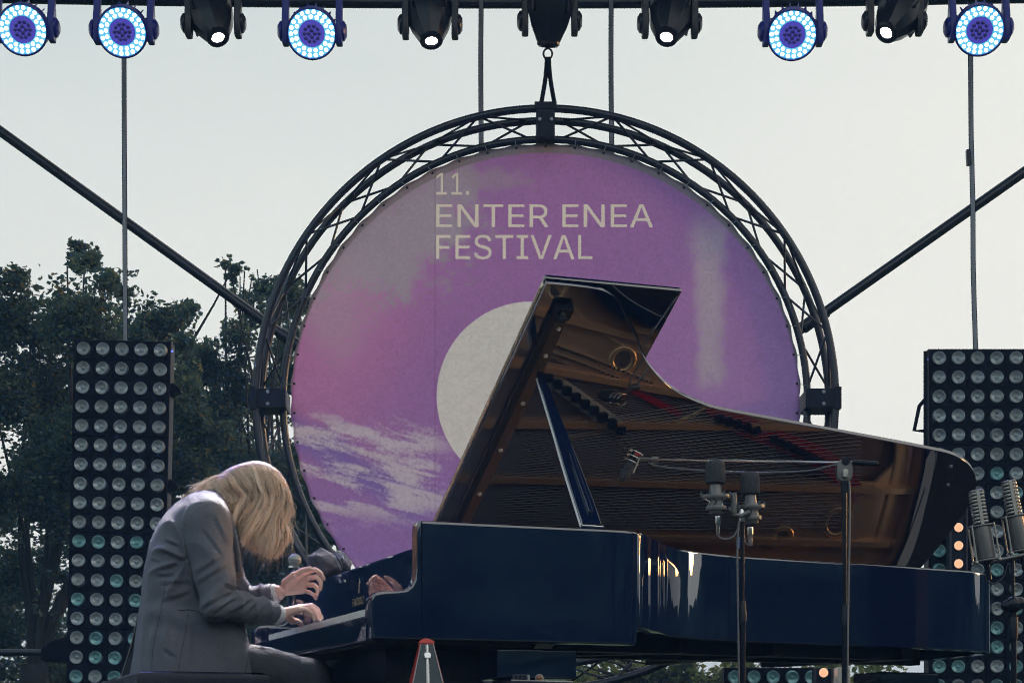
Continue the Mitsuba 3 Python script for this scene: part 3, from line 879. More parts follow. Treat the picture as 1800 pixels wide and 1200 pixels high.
# warm lamp bars
scene['warm_lens'] = pr((.8, .55, .35), .3)
ember = lathe([(0, .0), (.0185, .0), (.021, -.004)], 20)
emb_d = mikit.ply(ember, 'warm_lens', smooth=40, emitter=glow((.100, .052, .032)))
fil = cat(*[xf(box(-.014, .014, -.0016, .0016, .0005, .002), rot(a, (0, 0, 1))) for a in (25, 95, 150)])
fil_d = mikit.ply(fil, 'warm_lens', smooth=False, emitter=glow((.13, .035, .014)))
scene['bar_grey'] = pr((.045, .045, .075), .4)
for (px, py, n, lab, yy, up) in ((1685.5, 927, 6, 'upright bar of glowing amber lamps in front of the right lamp wall', 8.85, 31.8), (1448, 1182, 2, 'amber lamp glowing low under the tail of the piano', 8.70, 33)):
    B_ = thing('lamp_bar', lab, 'lamp bar')
    o = at(px, py, yy)
    st_ = up * yy / FOCAL
    M = np.eye(4)
    M[:3, 0], M[:3, 1], M[:3, 2], M[:3, 3] = (1, 0, 0), (0, 0, 1), (0, -1, 0), o
    part(B_, 'housing', xf(extrude([(-.040, -st_ * (n - .4)), (.040, -st_ * (n - .4)), (.040, st_ * 1.6 if n > 3 else .02), (-.040, st_ * 1.6 if n > 3 else .02)], -.09, -.012, .004), M), 'black_paint', 30)
    for s in (-1, 1):
        part(B_, 'edge_rail', xf(box(*sorted((s * .041, s * .033)), -st_ * (n - .4), st_ * 1.6 if n > 3 else .02, -.011, .002, .001), M), 'bar_grey', False)
    for k in range(n):
        lmp = part(B_, 'lamp', emb_d, None, tw=M @ tr(0, -k * st_, 0))
        part(lmp, 'filament', fil_d, None, tw=M @ tr(0, -k * st_, 0) @ rot(40 * k, (0, 0, 1)))
# pale box under the piano tail
single('white_case', 'small pale box standing beside the low amber lamp', 'box', xf(box(-.028, .028, -.05, .05, -.25, .032, .004), tr(*at(1480, 1186, 8.6))), 'ivory')

# ------------------------------------------------------------------ straps, pipes, rail, roof
for (pts, lab) in (([(218, 90), (219, 330), (220.5, 604)], 'grey hanging strap holding the left lamp wall'), ([(846, 2), (845, 120), (846.5, 330)], 'grey strap dropping behind the ring, left of the sling'),
                   ([(1074.5, 2), (1074, 120), (1076, 330)], 'grey strap dropping behind the ring, right of the sling'), ([(1706, 84), (1707, 230), (1710, 360), (1711, 480), (1715, 618)], 'grey strap with a black buckle holding the right lamp wall')):
    K_ = thing('hanging_strap', lab, 'strap', 'straps hanging in front of the sky')
    Y_ = 9.08
    p = smoothline([at(x, y, Y_) for x, y in pts], 24)
    f = cat(tube(p, .0055, 6), tube(p + [.0058, 0, 0], .0040, 6), tube(p - [.0058, 0, 0], .0040, 6))
    part(K_, 'webbing', f, 'grey_strap', True)
    part(K_, 'edge_cord', cat(tube(p + [.0104, -.001, 0], .0016, 6), tube(p - [.0104, -.001, 0], .0016, 6)), 'black_cloth', True)
    if len(pts) > 3:
        part(K_, 'buckle', xf(box(-.010, .010, -.012, .012, -.035, .040, .004), tr(*at(1702.5, 279, Y_)) @ rot(-3, (0, 1, 0))), 'black_plastic', 30)
for a, b, lab in (((-300, 15), (540, 620), 'black diagonal pipe rising to the left, its end behind the ring truss'), ((1405, 581), (2100, 92), 'black diagonal pipe rising to the right, its end behind the ring truss')):
    V_ = thing('diagonal_pipe', lab, 'pipe')
    part(V_, 'tube', cyl(at(*a, 9.4), at(*b, 9.4), .0245, 14), 'truss_paint', True)
    e = b if lab.find('left') > 0 else a
    o_ = a if lab.find('left') > 0 else b
    d = at(*o_, 9.4) - at(*e, 9.4)
    d /= np.linalg.norm(d)
    part(V_, 'end_clamp', cyl(at(*e, 9.4) + d * .02, at(*e, 9.4) + d * .16, .031, 14), 'truss_paint', True)
RL = thing('guard_rail', 'horizontal black rail pipe at the left edge below the trees', 'rail')
part(RL, 'pipe', cyl(at(-500, 1147, 9.6), at(470, 1147, 9.6), .017, 12), 'truss_paint', True)
for x in (-420, 430):
    part(RL, 'post', cyl(at(x, 1147, 9.6), [at(x, 1147, 9.6)[0], 9.6, 0], .02, 10), 'truss_paint', True)
single('rail_speaker', 'small black wedge-shaped speaker clamped to the left rail', 'speaker', xf(extrude([(-.11, -.035), (.10, -.045), (.10, .20), (.02, .085), (-.07, .055), (-.11, .02)], -.09, .09, .006), tr(*at(119, 1150, 9.45)) @ FP), 'matrix_black')

RF = thing('stage_roof', 'dark stage canopy over the performer, mostly above the picture', 'roof')
part(RF, 'canopy', cat(box(-4.1, 4.1, 5.65, 9.9, 6.90, 6.97, .0), box(-4.1, 4.1, 5.6, 5.65, 6.5, 6.97), box(-4.1, 4.1, 9.9, 9.95, 6.6, 6.97)), 'black_cloth', False)
for sx in (-4.4, 4.4):
    for y in (5.9, 9.7):
        part(RF, 'tower_leg', box(sx - .15, sx + .15, y - .15, y + .15, 0, 6.97, .01), 'black_cloth', 30)

# ------------------------------------------------------------------ the pianist (modelled in the piano's frame)
RL3 = PM[:3, :3].T


def J(px, py, u):
    """The point of the plane u = const that is seen at (px, py)."""
    o = RL3 @ (EYE - [X0, Y0, 0])
    d = RL3 @ np.array([(px - 900) / FOCAL, 1, (HORIZON - py) / FOCAL])
    return o + d * ((u - o[0]) / d[0])


MPP = 6.24 / FOCAL      # metres per pixel near him


def soften(m, it=8):
    trimesh.smoothing.filter_taubin(m, iterations=it)
    return m


def loft(secs, n=40, caps=True):
    """secs: (centre, a, b, da, db[, power]) -> closed tube through superellipse sections."""
    v, k = [], len(secs)
    for s in secs:
        c, a, b, ra, rb = s[:5]
        p = s[5] if len(s) > 5 else 2.0
        t = np.arange(n) * 2 * PI / n
        x, y = np.cos(t), np.sin(t)
        x, y = np.sign(x) * np.abs(x) ** (2 / p), np.sign(y) * np.abs(y) ** (2 / p)
        v.append(np.asarray(c) + np.outer(x * ra, a) + np.outer(y * rb, b))
    v = np.vstack(v)
    f = []
    j = np.arange(n)
    for i in range(k - 1):
        a, b, c, d = i * n + j, i * n + (j + 1) % n, (i + 1) * n + (j + 1) % n, (i + 1) * n + j
        f += [np.stack([a, b, c], 1), np.stack([a, c, d], 1)]
    v = np.vstack([v, secs[0][0], secs[-1][0]])
    f += [np.stack([(j + 1) % n, j, j * 0 + k * n], 1), np.stack([(k - 1) * n + j, (k - 1) * n + (j + 1) % n, j * 0 + k * n + 1], 1)]
    m = trimesh.Trimesh(v, np.vstack(f), process=False)
    if m.volume < 0:
        m.invert()
    return m


def resec(secs, n):
    """Catmull-Rom of loft sections given as ((u, v, z), ra, rb)."""
    arr = np.array([[*c, ra, rb] for c, ra, rb in secs])
    return smoothline(arr, n)


def spine_loft(secs, n=46, sides=44, power=2.3, low=None):
    A = resec(secs, n)
    t = np.gradient(A[:, :3], axis=0)
    t[:, 0] = 0
    t /= np.linalg.norm(t, axis=1, keepdims=True)
    out = []
    for row, tt in zip(A, t):
        b = np.cross([1, 0, 0], tt)
        k = len(out) / n
        out.append((row[:3], np.array([1.0, 0, 0]), b, row[3], row[4], power if low is None else low + (power - low) * min(1.0, k / .5)))
    return loft(out, sides)


def man(m):
    m = m.copy()
    m.merge_vertices()
    return m3.Manifold(m3.Mesh(np.asarray(m.vertices, np.float32), np.asarray(m.faces, np.uint32)))


PE = thing('person', 'long-haired blond person in a grey suit bowed over the piano keys, left hand lifted', 'person')
UC = 0.0
hip = J(335, 1140, UC)
chest = J(338, 985, UC)
neckb = J(388, 888, UC)
headc = J(449, 872, UC)
shR, elR, wrR = J(366, 918, .185), J(383, 1058, .245), J(492, 1081, .095)
shL, elL, wrL = J(372, 918, -.185), J(412, 1062, -.265), J(489, 1042, -.20)
hpR, knR, anR, toR = J(335, 1158, .085), J(545, 1196, .115), None, None
hpL, knL = J(335, 1158, -.085), J(552, 1196, -.115)
anR, anL = np.array([.14, knR[1] - .06, .09]), np.array([-.13, knL[1] - .02, .09])
toR, toL = anR + [0, .19, -.045], anL + [0, .19, -.045]

# hands: (u, v, z) of each finger's joints
HR = {'index': [J(531, 1068, .040), J(547, 1066, .030), J(559, 1073, .022), J(565, 1086, .018)], 'middle': [J(532, 1067, .062), J(548, 1064, .056), J(559, 1072, .050), J(563, 1087, .046)],
      'ring': [J(530, 1068, .084), J(545, 1067, .082), J(554, 1075, .080), J(558, 1088, .078)], 'pinky': [J(526, 1071, .104), J(538, 1072, .108), J(547, 1078, .110), J(552, 1089, .110)],
      'thumb': [J(504, 1083, .055), J(514, 1091, .025), J(522, 1092, .005), J(530, 1098, -.012)]}
HLd = {'index': [J(540, 1006, -.195), J(554, 1001, -.180), J(564, 1008, -.170), J(569, 1018, -.166)], 'middle': [J(541, 1017, -.205), J(556, 1014, -.180), J(564, 1024, -.166), J(563, 1036, -.162)],
       'ring': [J(538, 1028, -.208), J(552, 1028, -.184), J(559, 1037, -.172), J(557, 1046, -.168)], 'pinky': [J(533, 1038, -.206), J(544, 1041, -.188), J(552, 1046, -.178), J(555, 1052, -.174)],
       'thumb': [J(503, 1024, -.180), J(517, 1011, -.160), J(531, 1003, -.150), J(545, 999, -.148)]}
FR = {'index': (.0095, .0086, .0076, .0064), 'middle': (.0097, .0088, .0078, .0066), 'ring': (.0093, .0084, .0074, .0062), 'pinky': (.0084, .0074, .0066, .0056), 'thumb': (.0132, .0110, .0098, .0078)}


def hand(H, wr, el):
    b = [bone(wr + (el - wr) * .16, .027, wr, .0235, 18)]
    roots = [H[k][0] for k in ('index', 'middle', 'ring', 'pinky')]
    pw = wr + (np.mean(roots, 0) - wr) * .22
    for r_ in roots:
        b.append(bone(pw + (r_ - pw) * .05, .0185, r_ + (pw - r_) * .06, .0125, 18))
    b.append(m3.Manifold.batch_hull([ball(pw, .0165, 16)] + [ball(r_ + (pw - r_) * .1, .0115, 16) for r_ in roots]))
    b.append(bone(wr, .0225, pw, .0185, 18))
    b.append(bone(pw, .016, H['thumb'][0], .0165, 18))
    b.append(bone(H['thumb'][0], .0150, H['thumb'][1], .0125, 18))
    for k, r_ in FR.items():
        b.append(chain(H[k], r_, 16))
    return m3.Manifold.batch_boolean(b, m3.OpType.Add)


# head: skull, jaw, face turned down to the keys
fwd = np.array([0, .80, -.60])
fwd /= np.linalg.norm(fwd)
upv = np.cross([1, 0, 0], fwd)
if upv[2] < 0:
    upv = -upv
HB = np.column_stack([[1, 0, 0], fwd, upv])


def hp_(x, y, z):
    return headc + HB @ np.array([x, y, z])


def hell(c, r, n=24):
    M = np.eye(4)
    M[:3, :3] = HB @ np.diag(r)
    M[:3, 3] = hp_(*c)
    return m3.Manifold.sphere(1.0, n).transform(M[:3, :4].astype(float))


face = [hell((0, -.004, .022), (.069, .090, .078), 36), m3.Manifold.batch_hull([hell((0, .045, -.055), (.048, .040, .050)), hell((0, .075, -.098), (.022, .016, .016)), hell((0, .0, -.03), (.062, .06, .05))]),
        bone(hp_(0, .090, .018), .010, hp_(0, .113, -.022), .013, 16), bone(hp_(-.008, .096, -.024), .009, hp_(.008, .096, -.024), .009, 14),
        bone(hp_(-.020, .085, -.052), .009, hp_(.020, .085, -.052), .009, 14), bone(hp_(-.022, .082, -.064), .010, hp_(.022, .082, -.064), .010, 14)]
for s in (-1, 1):
    face += [bone(hp_(s * .020, .082, .022), .012, hp_(s * .046, .070, .020), .011, 14), bone(hp_(s * .062, -.012, .008), .012, hp_(s * .064, -.016, -.02), .008, 14), hell((s * .031, .083, .004), (.013, .009, .010), 14)]
neck = bone(neckb - [0, 0, .02], .062, hp_(0, -.03, -.045), .055, 24)
torso = man(spine_loft([((UC, *hip[1:] - [0, .06]), .165, .125), ((UC, *J(332, 1080, UC)[1:]), .150, .115), ((UC, *J(330, 985, UC)[1:]), .150, .085), ((UC, *J(345, 920, UC)[1:]), .150, .07), ((UC, *J(378, 893, UC)[1:]), .08, .06)], 30, 32))
body, hands = [torso, neck] + face, []
for sh, el, wr, H in ((shR, elR, wrR, HR), (shL, elL, wrL, HLd)):
    body += [bone(chest - [0, .03, 0], .06, sh, .050, 20), bone(sh, .054, el, .042, 20), bone(el, .041, wr, .026, 20)]
    hands.append(hand(H, wr, el).refine_to_length(.0036))
for h_, k_, a_, t_ in ((hpR, knR, anR, toR), (hpL, knL, anL, toL)):
    body += [bone(h_ + [0, .05, -.01], .058, k_, .050, 20), bone(k_, .050, a_, .038, 20), bone(a_, .036, t_, .028, 16)]
bd = to_tm(m3.Manifold.batch_boolean([m3.Manifold.batch_boolean(body, m3.OpType.Add).refine_to_length(.010)] + hands, m3.OpType.Add))
bd.merge_vertices()
trimesh.smoothing.filter_taubin(bd, lamb=.45, nu=.47, iterations=6)
part(PE, 'body', P(bd), 'skin', True)
# finger nails on the near hand
for k in ('index', 'middle', 'ring', 'pinky', 'thumb'):
    for H in (HR, HLd):
        a, b = H[k][2], H[k][3]
        d = (b - a) / np.linalg.norm(b - a)
        n_ = np.array([0, 0, 1.0]) if H is HR else np.array([-.6, .2, .7])
        n_ = n_ - np.dot(n_, d) * d
        n_ /= np.linalg.norm(n_)
        scene.setdefault('nail', pr((.78, .55, .47), .3))
        part(PE, 'fingernail', P(xf(lathe([(0, .0022), (.004, .0016), (.0052, 0)], 10), frame(b + n_ * FR[k][3] * .72 - d * .001, n_, d))), 'nail', True)

# the jacket
T0 = [(J(337, 1206, UC), .205, 103 * MPP), (J(337, 1165, UC), .203, 99 * MPP), (J(335, 1120, UC), .192, 92 * MPP), (J(333, 1070, UC), .178, 84 * MPP), (J(331, 1020, UC), .182, 77 * MPP),
      (J(334, 975, UC), .196, 71 * MPP), (J(343, 935, UC), .204, 62 * MPP), (J(358, 905, UC), .178, 47 * MPP), (J(374, 888, UC), .118, 32 * MPP), (J(386, 879, UC), .075, 22 * MPP)]
jt = man(spine_loft(T0, 60, 60, 2.35, 4.2))


def sleeve(sh, el, wr, rs, re, rw, pad):
    a = sh + (el - sh) * .33
    b_ = sh + (el - sh) * .68
    c_ = el + (wr - el) * .40
    d_ = el + (wr - el) * .93
    e_ = el + (wr - el) * 1.02
    pts = [sh, a, b_, el, c_, e_]
    m = chain(pts, [rs, (rs * .62 + re * .38) * 1.0, (rs * .32 + re * .68), re, (re * .55 + rw * .45), rw], 28)
    n_ = (el - wr) / np.linalg.norm(el - wr)
    cut = el + (wr - el) * .89
    return m.trim_by_plane([float(x) for x in n_], float(n_ @ cut))


slR = sleeve(shR + [0, -.004, 0], elR, wrR, .080, .058, .037, 1)
slL = sleeve(shL, elL, wrL, .078, .056, .037, 1)
jk = m3.Manifold.batch_boolean([jt, slR, slL, bone(shR, .076, J(372, 893, .09), .050, 24), bone(shL, .076, J(378, 893, -.09), .050, 24)], m3.OpType.Add)
# open the sleeve ends and the front
jm = to_tm(jk.refine_to_length(.0065))
jm.merge_vertices()
trimesh.smoothing.filter_taubin(jm, lamb=.5, nu=.52, iterations=30)


def folds(m, amp=1.3):
    v = m.vertices.copy()
    nrm = m.vertex_normals
    h = np.zeros(len(v))

    def rdg(x):
        return 1.5 * (1 - np.abs(np.sin(x * .5))) ** 1.6 - .5

    def dist(a, b):
        ab = b - a
        t = np.clip(((v - a) @ ab) / (ab @ ab), 0, 1)
        return np.linalg.norm(v - (a + t[:, None] * ab), axis=1), t

    # sleeve creases gather at the elbow and run round the forearm
    for sh, el, wr in ((shR, elR, wrR), (shL, elL, wrL)):
        d1, t1 = dist(sh, el)
        d2, t2 = dist(el, wr)
        on1, on2 = np.exp(-(d1 / .085) ** 4) * (d1 < d2 + .02), np.exp(-(d2 / .075) ** 4) * (d2 <= d1 + .02)
        w = meshkit.noise(v * 9, 3) * 2.6
        e = (el + wr) * .5
        s1 = rdg((t1 * 13 + (v[:, 1] - el[1]) * 46 + w)) * np.exp(-((t1 - 1.0) / .30) ** 2)
        s2 = rdg((t2 * 24 + (v[:, 2] - el[2]) * 34 + w * 1.3)) * (np.exp(-((t2 - .05) / .20) ** 2) + .75 * np.exp(-((t2 - .60) / .28) ** 2))
        s3 = rdg(t1 * 9 - (v[:, 1] - sh[1]) * 40 + w * 1.2) * np.exp(-((t1 - .42) / .25) ** 2) * .7
        h += on1 * (s1 + s3) * .0080 + on2 * s2 * .0078
    # pulls from the armpit across the back and side
    ap = J(332, 985, .19)
    r = v - ap
    rr = np.linalg.norm(r[:, 1:], axis=1)
    ang = np.arctan2(r[:, 2], -r[:, 1])
    w = meshkit.noise(v * 7, 9)
    side_on = np.clip((v[:, 0] - .03) / .08, 0, 1)
    dR, tR = dist(shR, elR)
    off = np.clip((dR - .07) / .03, 0, 1) * side_on
    fan = rdg(ang * 8.5 + w * 3.2 + rr * 9) * np.exp(-((rr - .085) / .075) ** 2)
    h += off * fan * .0075
    q = J(330, 1090, .19)
    lines = np.sin((v[:, 2] - q[2]) * 52 + (v[:, 1] - q[1]) * 26 + meshkit.noise(v * 6, 21) * 5.0)
    h += off * lines * .0026 * np.exp(-((v[:, 2] - q[2] - .05) / .14) ** 2)
    # long vertical drape of the skirt
    dr_ = rdg((v[:, 1] - q[1]) * 44 + meshkit.noise(v * 5, 31) * 4.5)
    h += off * dr_ * .0040 * np.clip((q[2] + .03 - v[:, 2]) / .10, 0, 1)
    h += (meshkit.fbm(v * 16, 3, 41) - .5) * .0040
    h *= amp
    # single creases, drawn on the side that the audience sees
    W_ = v @ RL3 + [X0, Y0, 0]
    px = np.stack([900 + FOCAL * W_[:, 0] / W_[:, 1], HORIZON - FOCAL * (W_[:, 2] - EYE[2]) / W_[:, 1]], 1)
    near = np.clip((nrm[:, 0] + .15) / .3, 0, 1)
    for a, b, d_, w_ in CREASES:
        a, b = np.array(a, float), np.array(b, float)
        t = np.clip(((px - a) @ (b - a)) / ((b - a) @ (b - a)), -.05, 1.05)
        q = px - (a + t[:, None] * (b - a))
        dd = np.linalg.norm(q, axis=1)
        n2 = np.array([-(b - a)[1], (b - a)[0]]) / np.linalg.norm(b - a)
        sg = (q @ n2) * np.sign(n2[1])
        fade = np.sin(np.clip(t, 0, 1) * PI) ** .6
        h += near * fade * d_ * (-np.exp(-(dd / w_) ** 2) + .8 * np.exp(-((sg + 1.7 * w_) / (1.1 * w_)) ** 2) * (dd < 5 * w_))
    m.vertices = v + nrm * h[:, None]
    return m


CREASES = [((286, 951), (316, 963), .0060, 3.2), ((284, 970), (320, 988), .0070, 3.4), ((274, 1015), (306, 1011), .0060, 3.2), ((284, 1004), (331, 980), .0060, 3.4), ((280, 1030), (338, 1025), .0050, 4.0),
           ((284, 1061), (338, 1043), .0045, 4.0), ((262, 985), (280, 990), .004, 3.0), ((343, 1031), (403, 994), .0050, 3.4), ((346, 1010), (392, 980), .0050, 3.4), ((356, 1072), (392, 1050), .0060, 3.2), ((390, 1051), (414, 1042), .006, 3.0),
           ((378, 1079), (421, 1052), .0070, 3.2), ((404, 1085), (447, 1054), .0070, 3.2), ((434, 1086), (455, 1059), .0060, 3.0), ((456, 1088), (470, 1064), .0045, 3.0), ((390, 1028), (420, 1039), .0055, 3.0), ((352, 930), (392, 982), .0040, 4.0),
           ((372, 905), (398, 960), .0035, 4.0), ((280, 1090), (267, 1160), .0045, 4.5), ((300, 1095), (292, 1180), .0040, 4.5), ((345, 1095), (338, 1180), .0030, 5.0), ((283, 1142), (312, 1160), .0035, 4.0), ((262, 1080), (252, 1170), .0035, 5.0), ((385, 1110), (392, 1180), .0028, 5.0)]
jm = folds(jm)
# sag of the skirt flat against the bench
JK = part(PE, 'jacket', P(jm), 'grey_wool', True, label='fitted grey suit jacket, wrinkled at the elbow and armpit')


def surface_line(pts, u0, mesh, r, lift=.0008):
    """Project a polyline seen at pixels onto the near side of the jacket; a thin cord lies on it."""
    p = smoothline(np.array(pts, float), 40)
    o = RL3 @ (EYE - [X0, Y0, 0])
    d = np.array([RL3 @ np.array([(x - 900) / FOCAL, 1, (HORIZON - y) / FOCAL]) for x, y in p])
    loc, ri, _ = mesh.ray.intersects_location(np.tile(o, (len(d), 1)), d, multiple_hits=False)
    k = np.argsort(ri)
    loc, ri = loc[k], ri[k]
    if len(loc) < 6:
        return None
    loc = loc - d[ri] / np.linalg.norm(d[ri], axis=1, keepdims=True) * lift
    return tube(loc, r, 6)


scene['seam_dark'] = pr((.055, .055, .064), .9)
scene['seam_light'] = pr((.26, .25, .26), .8)
for nm, pts, mt, r_ in (('armhole_seam', [(366, 884), (345, 892), (331, 912), (323, 940), (324, 966), (329, 990), (338, 1016)], 'seam_light', .0011),
                        ('side_seam', [(292, 1018), (287, 1050), (280, 1085), (273, 1115), (268, 1150), (266, 1186)], 'seam_dark', .0008),
                        ('pocket_flap', [(313, 1073), (335, 1072), (356, 1077), (372, 1084)], 'seam_dark', .0014),
                        ('dart_seam', [(331, 1076), (326, 1110), (318, 1150), (312, 1186)], 'seam_dark', .0007),
                        ('front_hem', [(400, 1088), (424, 1105), (438, 1126), (437, 1150), (430, 1186)], 'seam_dark', .0014)):
    sl_ = surface_line(pts, .2, jm, r_)
    if sl_ is not None:
        part(JK, nm, P(sl_), mt, True)
# collar, lapel, dark vent tail
clr = smoothline([J(352, 878, -.055), J(349, 877, .0), J(356, 879, .05), J(372, 884, .078), J(394, 896, .085), J(408, 925, .095), J(417, 965, .10), J(421, 1005, .095)], 40)
nrm_c = np.array([.75, -.25, .6])
col = np.array([tube(clr, .0075, 8)]).item() if False else tube(clr, np.linspace(.007, .0095, 40), 8)
part(JK, 'collar', P(col), 'grey_wool', True)
lp = np.array([[(395, 893), (409, 905)], [(402, 915), (420, 935)], [(408, 945), (426, 968)], [(412, 975), (427, 995)], [(414, 1005), (424, 1018)], [(415, 1030), (419, 1034)]], float)
lv, lf_ = [], []
for i, (a, b) in enumerate(lp):
    lv += [J(*a, .105), J(*b, .075), J(*a, .099), J(*b, .069)]
for i in range(len(lp) - 1):
    o_ = i * 4
    for a, b in ((0, 1), (1, 3), (3, 2), (2, 0)):
        lf_ += [(o_ + a, o_ + b, o_ + 4 + b), (o_ + a, o_ + 4 + b, o_ + 4 + a)]
lap = trimesh.Trimesh(lv, lf_, process=False).subdivide()
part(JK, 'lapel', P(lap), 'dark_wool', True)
tl_ = []
for px, py, w in ((243, 1078, 2), (238, 1100, 9), (231, 1130, 22), (222, 1160, 34), (212, 1190, 46), (206, 1210, 52)):
    tl_.append([J(px, py, -.10), J(px + w, py + 1, -.13), J(px, py, -.105), J(px + w, py + 1, -.137)])
tv = np.array(tl_).reshape(-1, 3)
tf_ = []
for i in range(len(tl_) - 1):
    o_ = i * 4
    for a, b in ((0, 1), (1, 3), (3, 2), (2, 0)):
        tf_ += [(o_ + a, o_ + b, o_ + 4 + b), (o_ + a, o_ + 4 + b, o_ + 4 + a)]
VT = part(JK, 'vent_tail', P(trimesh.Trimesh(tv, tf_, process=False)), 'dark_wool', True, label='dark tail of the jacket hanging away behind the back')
part(VT, 'edge', P(tube(smoothline([q[0] for q in tl_], 24), .0016, 6)), 'seam_light', True)

# cuffs
for el, wr, r_ in ((elR, wrR, .0320), (elL, wrL, .0325)):
    a, b = el + (wr - el) * .84, el + (wr - el) * .985
    d = b - a
    lc = np.linalg.norm(d)
    M = frame(a, d, (1, 0, 0))
    part(PE, 'shirt_cuff', P(xf(lathe([(r_ - .003, lc), (r_, lc - .001), (r_ + .0005, lc * .5), (r_, 0), (r_ - .004, 0)], 28), M)), 'shirt_white', True)
part(PE, 'shirt_collar', P(tube(smoothline([neckb + [x, y, .025] for x, y in ((0, -.062), (.050, -.035), (.060, .02), (.03, .06), (-.03, .06), (-.06, .02), (-.05, -.035), (0, -.062))], 30), .008, 8)), 'shirt_white', True)

# trousers, shoes
tr_ = []
for h_, k_, a_ in ((hpR, knR, anR), (hpL, knL, anL)):
    mid = (h_ + k_) / 2 + [0, 0, .01]
    tr_.append(chain([h_ + [0, .06, -.02], mid, k_], [.066, .074, .070], 28))
    tr_.append(chain([k_, k_ * .5 + a_ * .5 + [0, -.012, 0], a_ + [0, 0, .02]], [.071, .068, .056], 28))
tm_ = to_tm(m3.Manifold.batch_boolean(tr_ + [ball(hip - [0, 0, .02], .11, 30)], m3.OpType.Add).refine_to_length(.011))
tm_.merge_vertices()
trimesh.smoothing.filter_taubin(tm_, iterations=16)
v = tm_.vertices
dk = np.linalg.norm(v - hpR, axis=1)
tm_.vertices = v + tm_.vertex_normals * ((np.sin(dk * 70 + (v[:, 2]) * 60 + meshkit.noise(v * 8, 3) * 5) * .0022 + (meshkit.fbm(v * 14, 3, 5) - .5) * .005))[:, None]
TRO = part(PE, 'trousers', P(tm_), 'dark_wool', True)
ins = surface_line([(446, 1136), (470, 1146), (500, 1160), (528, 1176), (548, 1192)], .1, tm_, .0011)
if ins is not None:
    part(TRO, 'leg_seam', P(ins), 'seam_dark', True)
for a_, t_ in ((anR, toR), (anL, toL)):
    part(PE, 'shoe', P(soft(m3.Manifold.batch_boolean([bone(a_ + [0, -.02, -.04], .045, t_ + [0, .03, -.015], .034, 20), bone(a_ + [0, -.03, .02], .046, a_ + [0, -.01, -.03], .048, 20)], m3.OpType.Add), .012, 6)), 'black_gloss', True)

# hair: a mass below, thousands of strands in locks above it
hg = np.random.default_rng(5)
Sx = smoothline([(350, 865), (366, 850), (384, 837), (405, 824), (430, 815), (452, 812), (474, 818), (492, 832), (504, 852), (511, 876)], 200)
Mx = smoothline([(356, 872), (384, 868), (410, 868), (434, 872), (455, 877), (471, 880), (485, 884), (497, 890), (506, 897), (511, 906)], 200)
Ex = smoothline([(328, 878), (376, 888), (406, 908), (415, 930), (424, 948), (436, 962), (454, 972), (472, 976), (486, 972), (498, 950)], 200)


def hair_curve(t, su, lay, jit, cl):
    k = min(199, int(t * 199))
    s_, m_, e_ = Sx[k], Mx[k], Ex[k]
    lenf = 1 + jit[0] * .09
    uu = lay
    far = 1 if su > 0 else -1
    back = max(0.0, 1 - t / .22)
    side_m = .088 * (1 - .35 * back)
    side_e = (.070 + .016 * math.sin(t * 9 + cl[2] * 4)) * (1 - .4 * back)
    pts = []
    for q0 in np.linspace(0, 1, 19):
        al = min(1.0, q0 / .38) * PI / 2
        q = .34 * (1 - math.cos(al)) if q0 < .38 else .34 + .66 * (q0 - .38) / .62
        a, b, c = (1 - q) ** 2, 2 * q * (1 - q), q * q
        mm = 2 * m_ - .5 * s_ - .5 * e_
        xy = a * s_ + b * mm + c * e_
        ue = (side_m * math.sin(al) + (side_e - side_m) * max(0.0, (q0 - .38) / .62) + .002) * uu * far
        wv = math.sin(q * 10.5 + t * 4.0 + cl[0] * 1.6) * (q ** .7) * 7.0 + math.sin(q * 17 + cl[1] * 6.3) * q * 2.4
        xy = xy + [wv + jit[1] * 3.2 * q * q + cl[3] * 5.0 * q ** 1.5, jit[2] * 1.2 * q + (lenf - 1) * 90 * q ** 2]
        ue += far * (cl[4] * .010 * q + math.sin(q * 8 + cl[1] * 6.3) * .006 * q) + (hg.random() - .5) * .0006
        pts.append(J(xy[0], xy[1], UC + ue))
    return np.array(pts)


locks = [(i / 64.0, hg.random(5) * [1, 1, 1, 2, 2] - [0, 0, 0, 1, 1]) for i in range(65)]
sv, sf, sc_ = [], [], []
base_n = 0
tones = np.array([(.74, .53, .395), (.88, .68, .53), (.32, .195, .125), (.95, .82, .71)])


def add_strand(p, r0, tone):
    global base_n
    n = len(p)
    rr = r0 * np.concatenate([np.linspace(.8, 1, 4), np.ones(n - 8), np.linspace(1, .25, 4)])
    m = tube(p, rr, 4)
    sv.append(m.vertices)
    sf.append(m.faces + base_n)
    base_n += len(m.vertices)
    g = np.linspace(.78, 1.30, n)
    c = np.repeat(tone[None] * g[:, None], 4, 0)
    sc_.append(np.vstack([c, tone[None], tone[None]]))


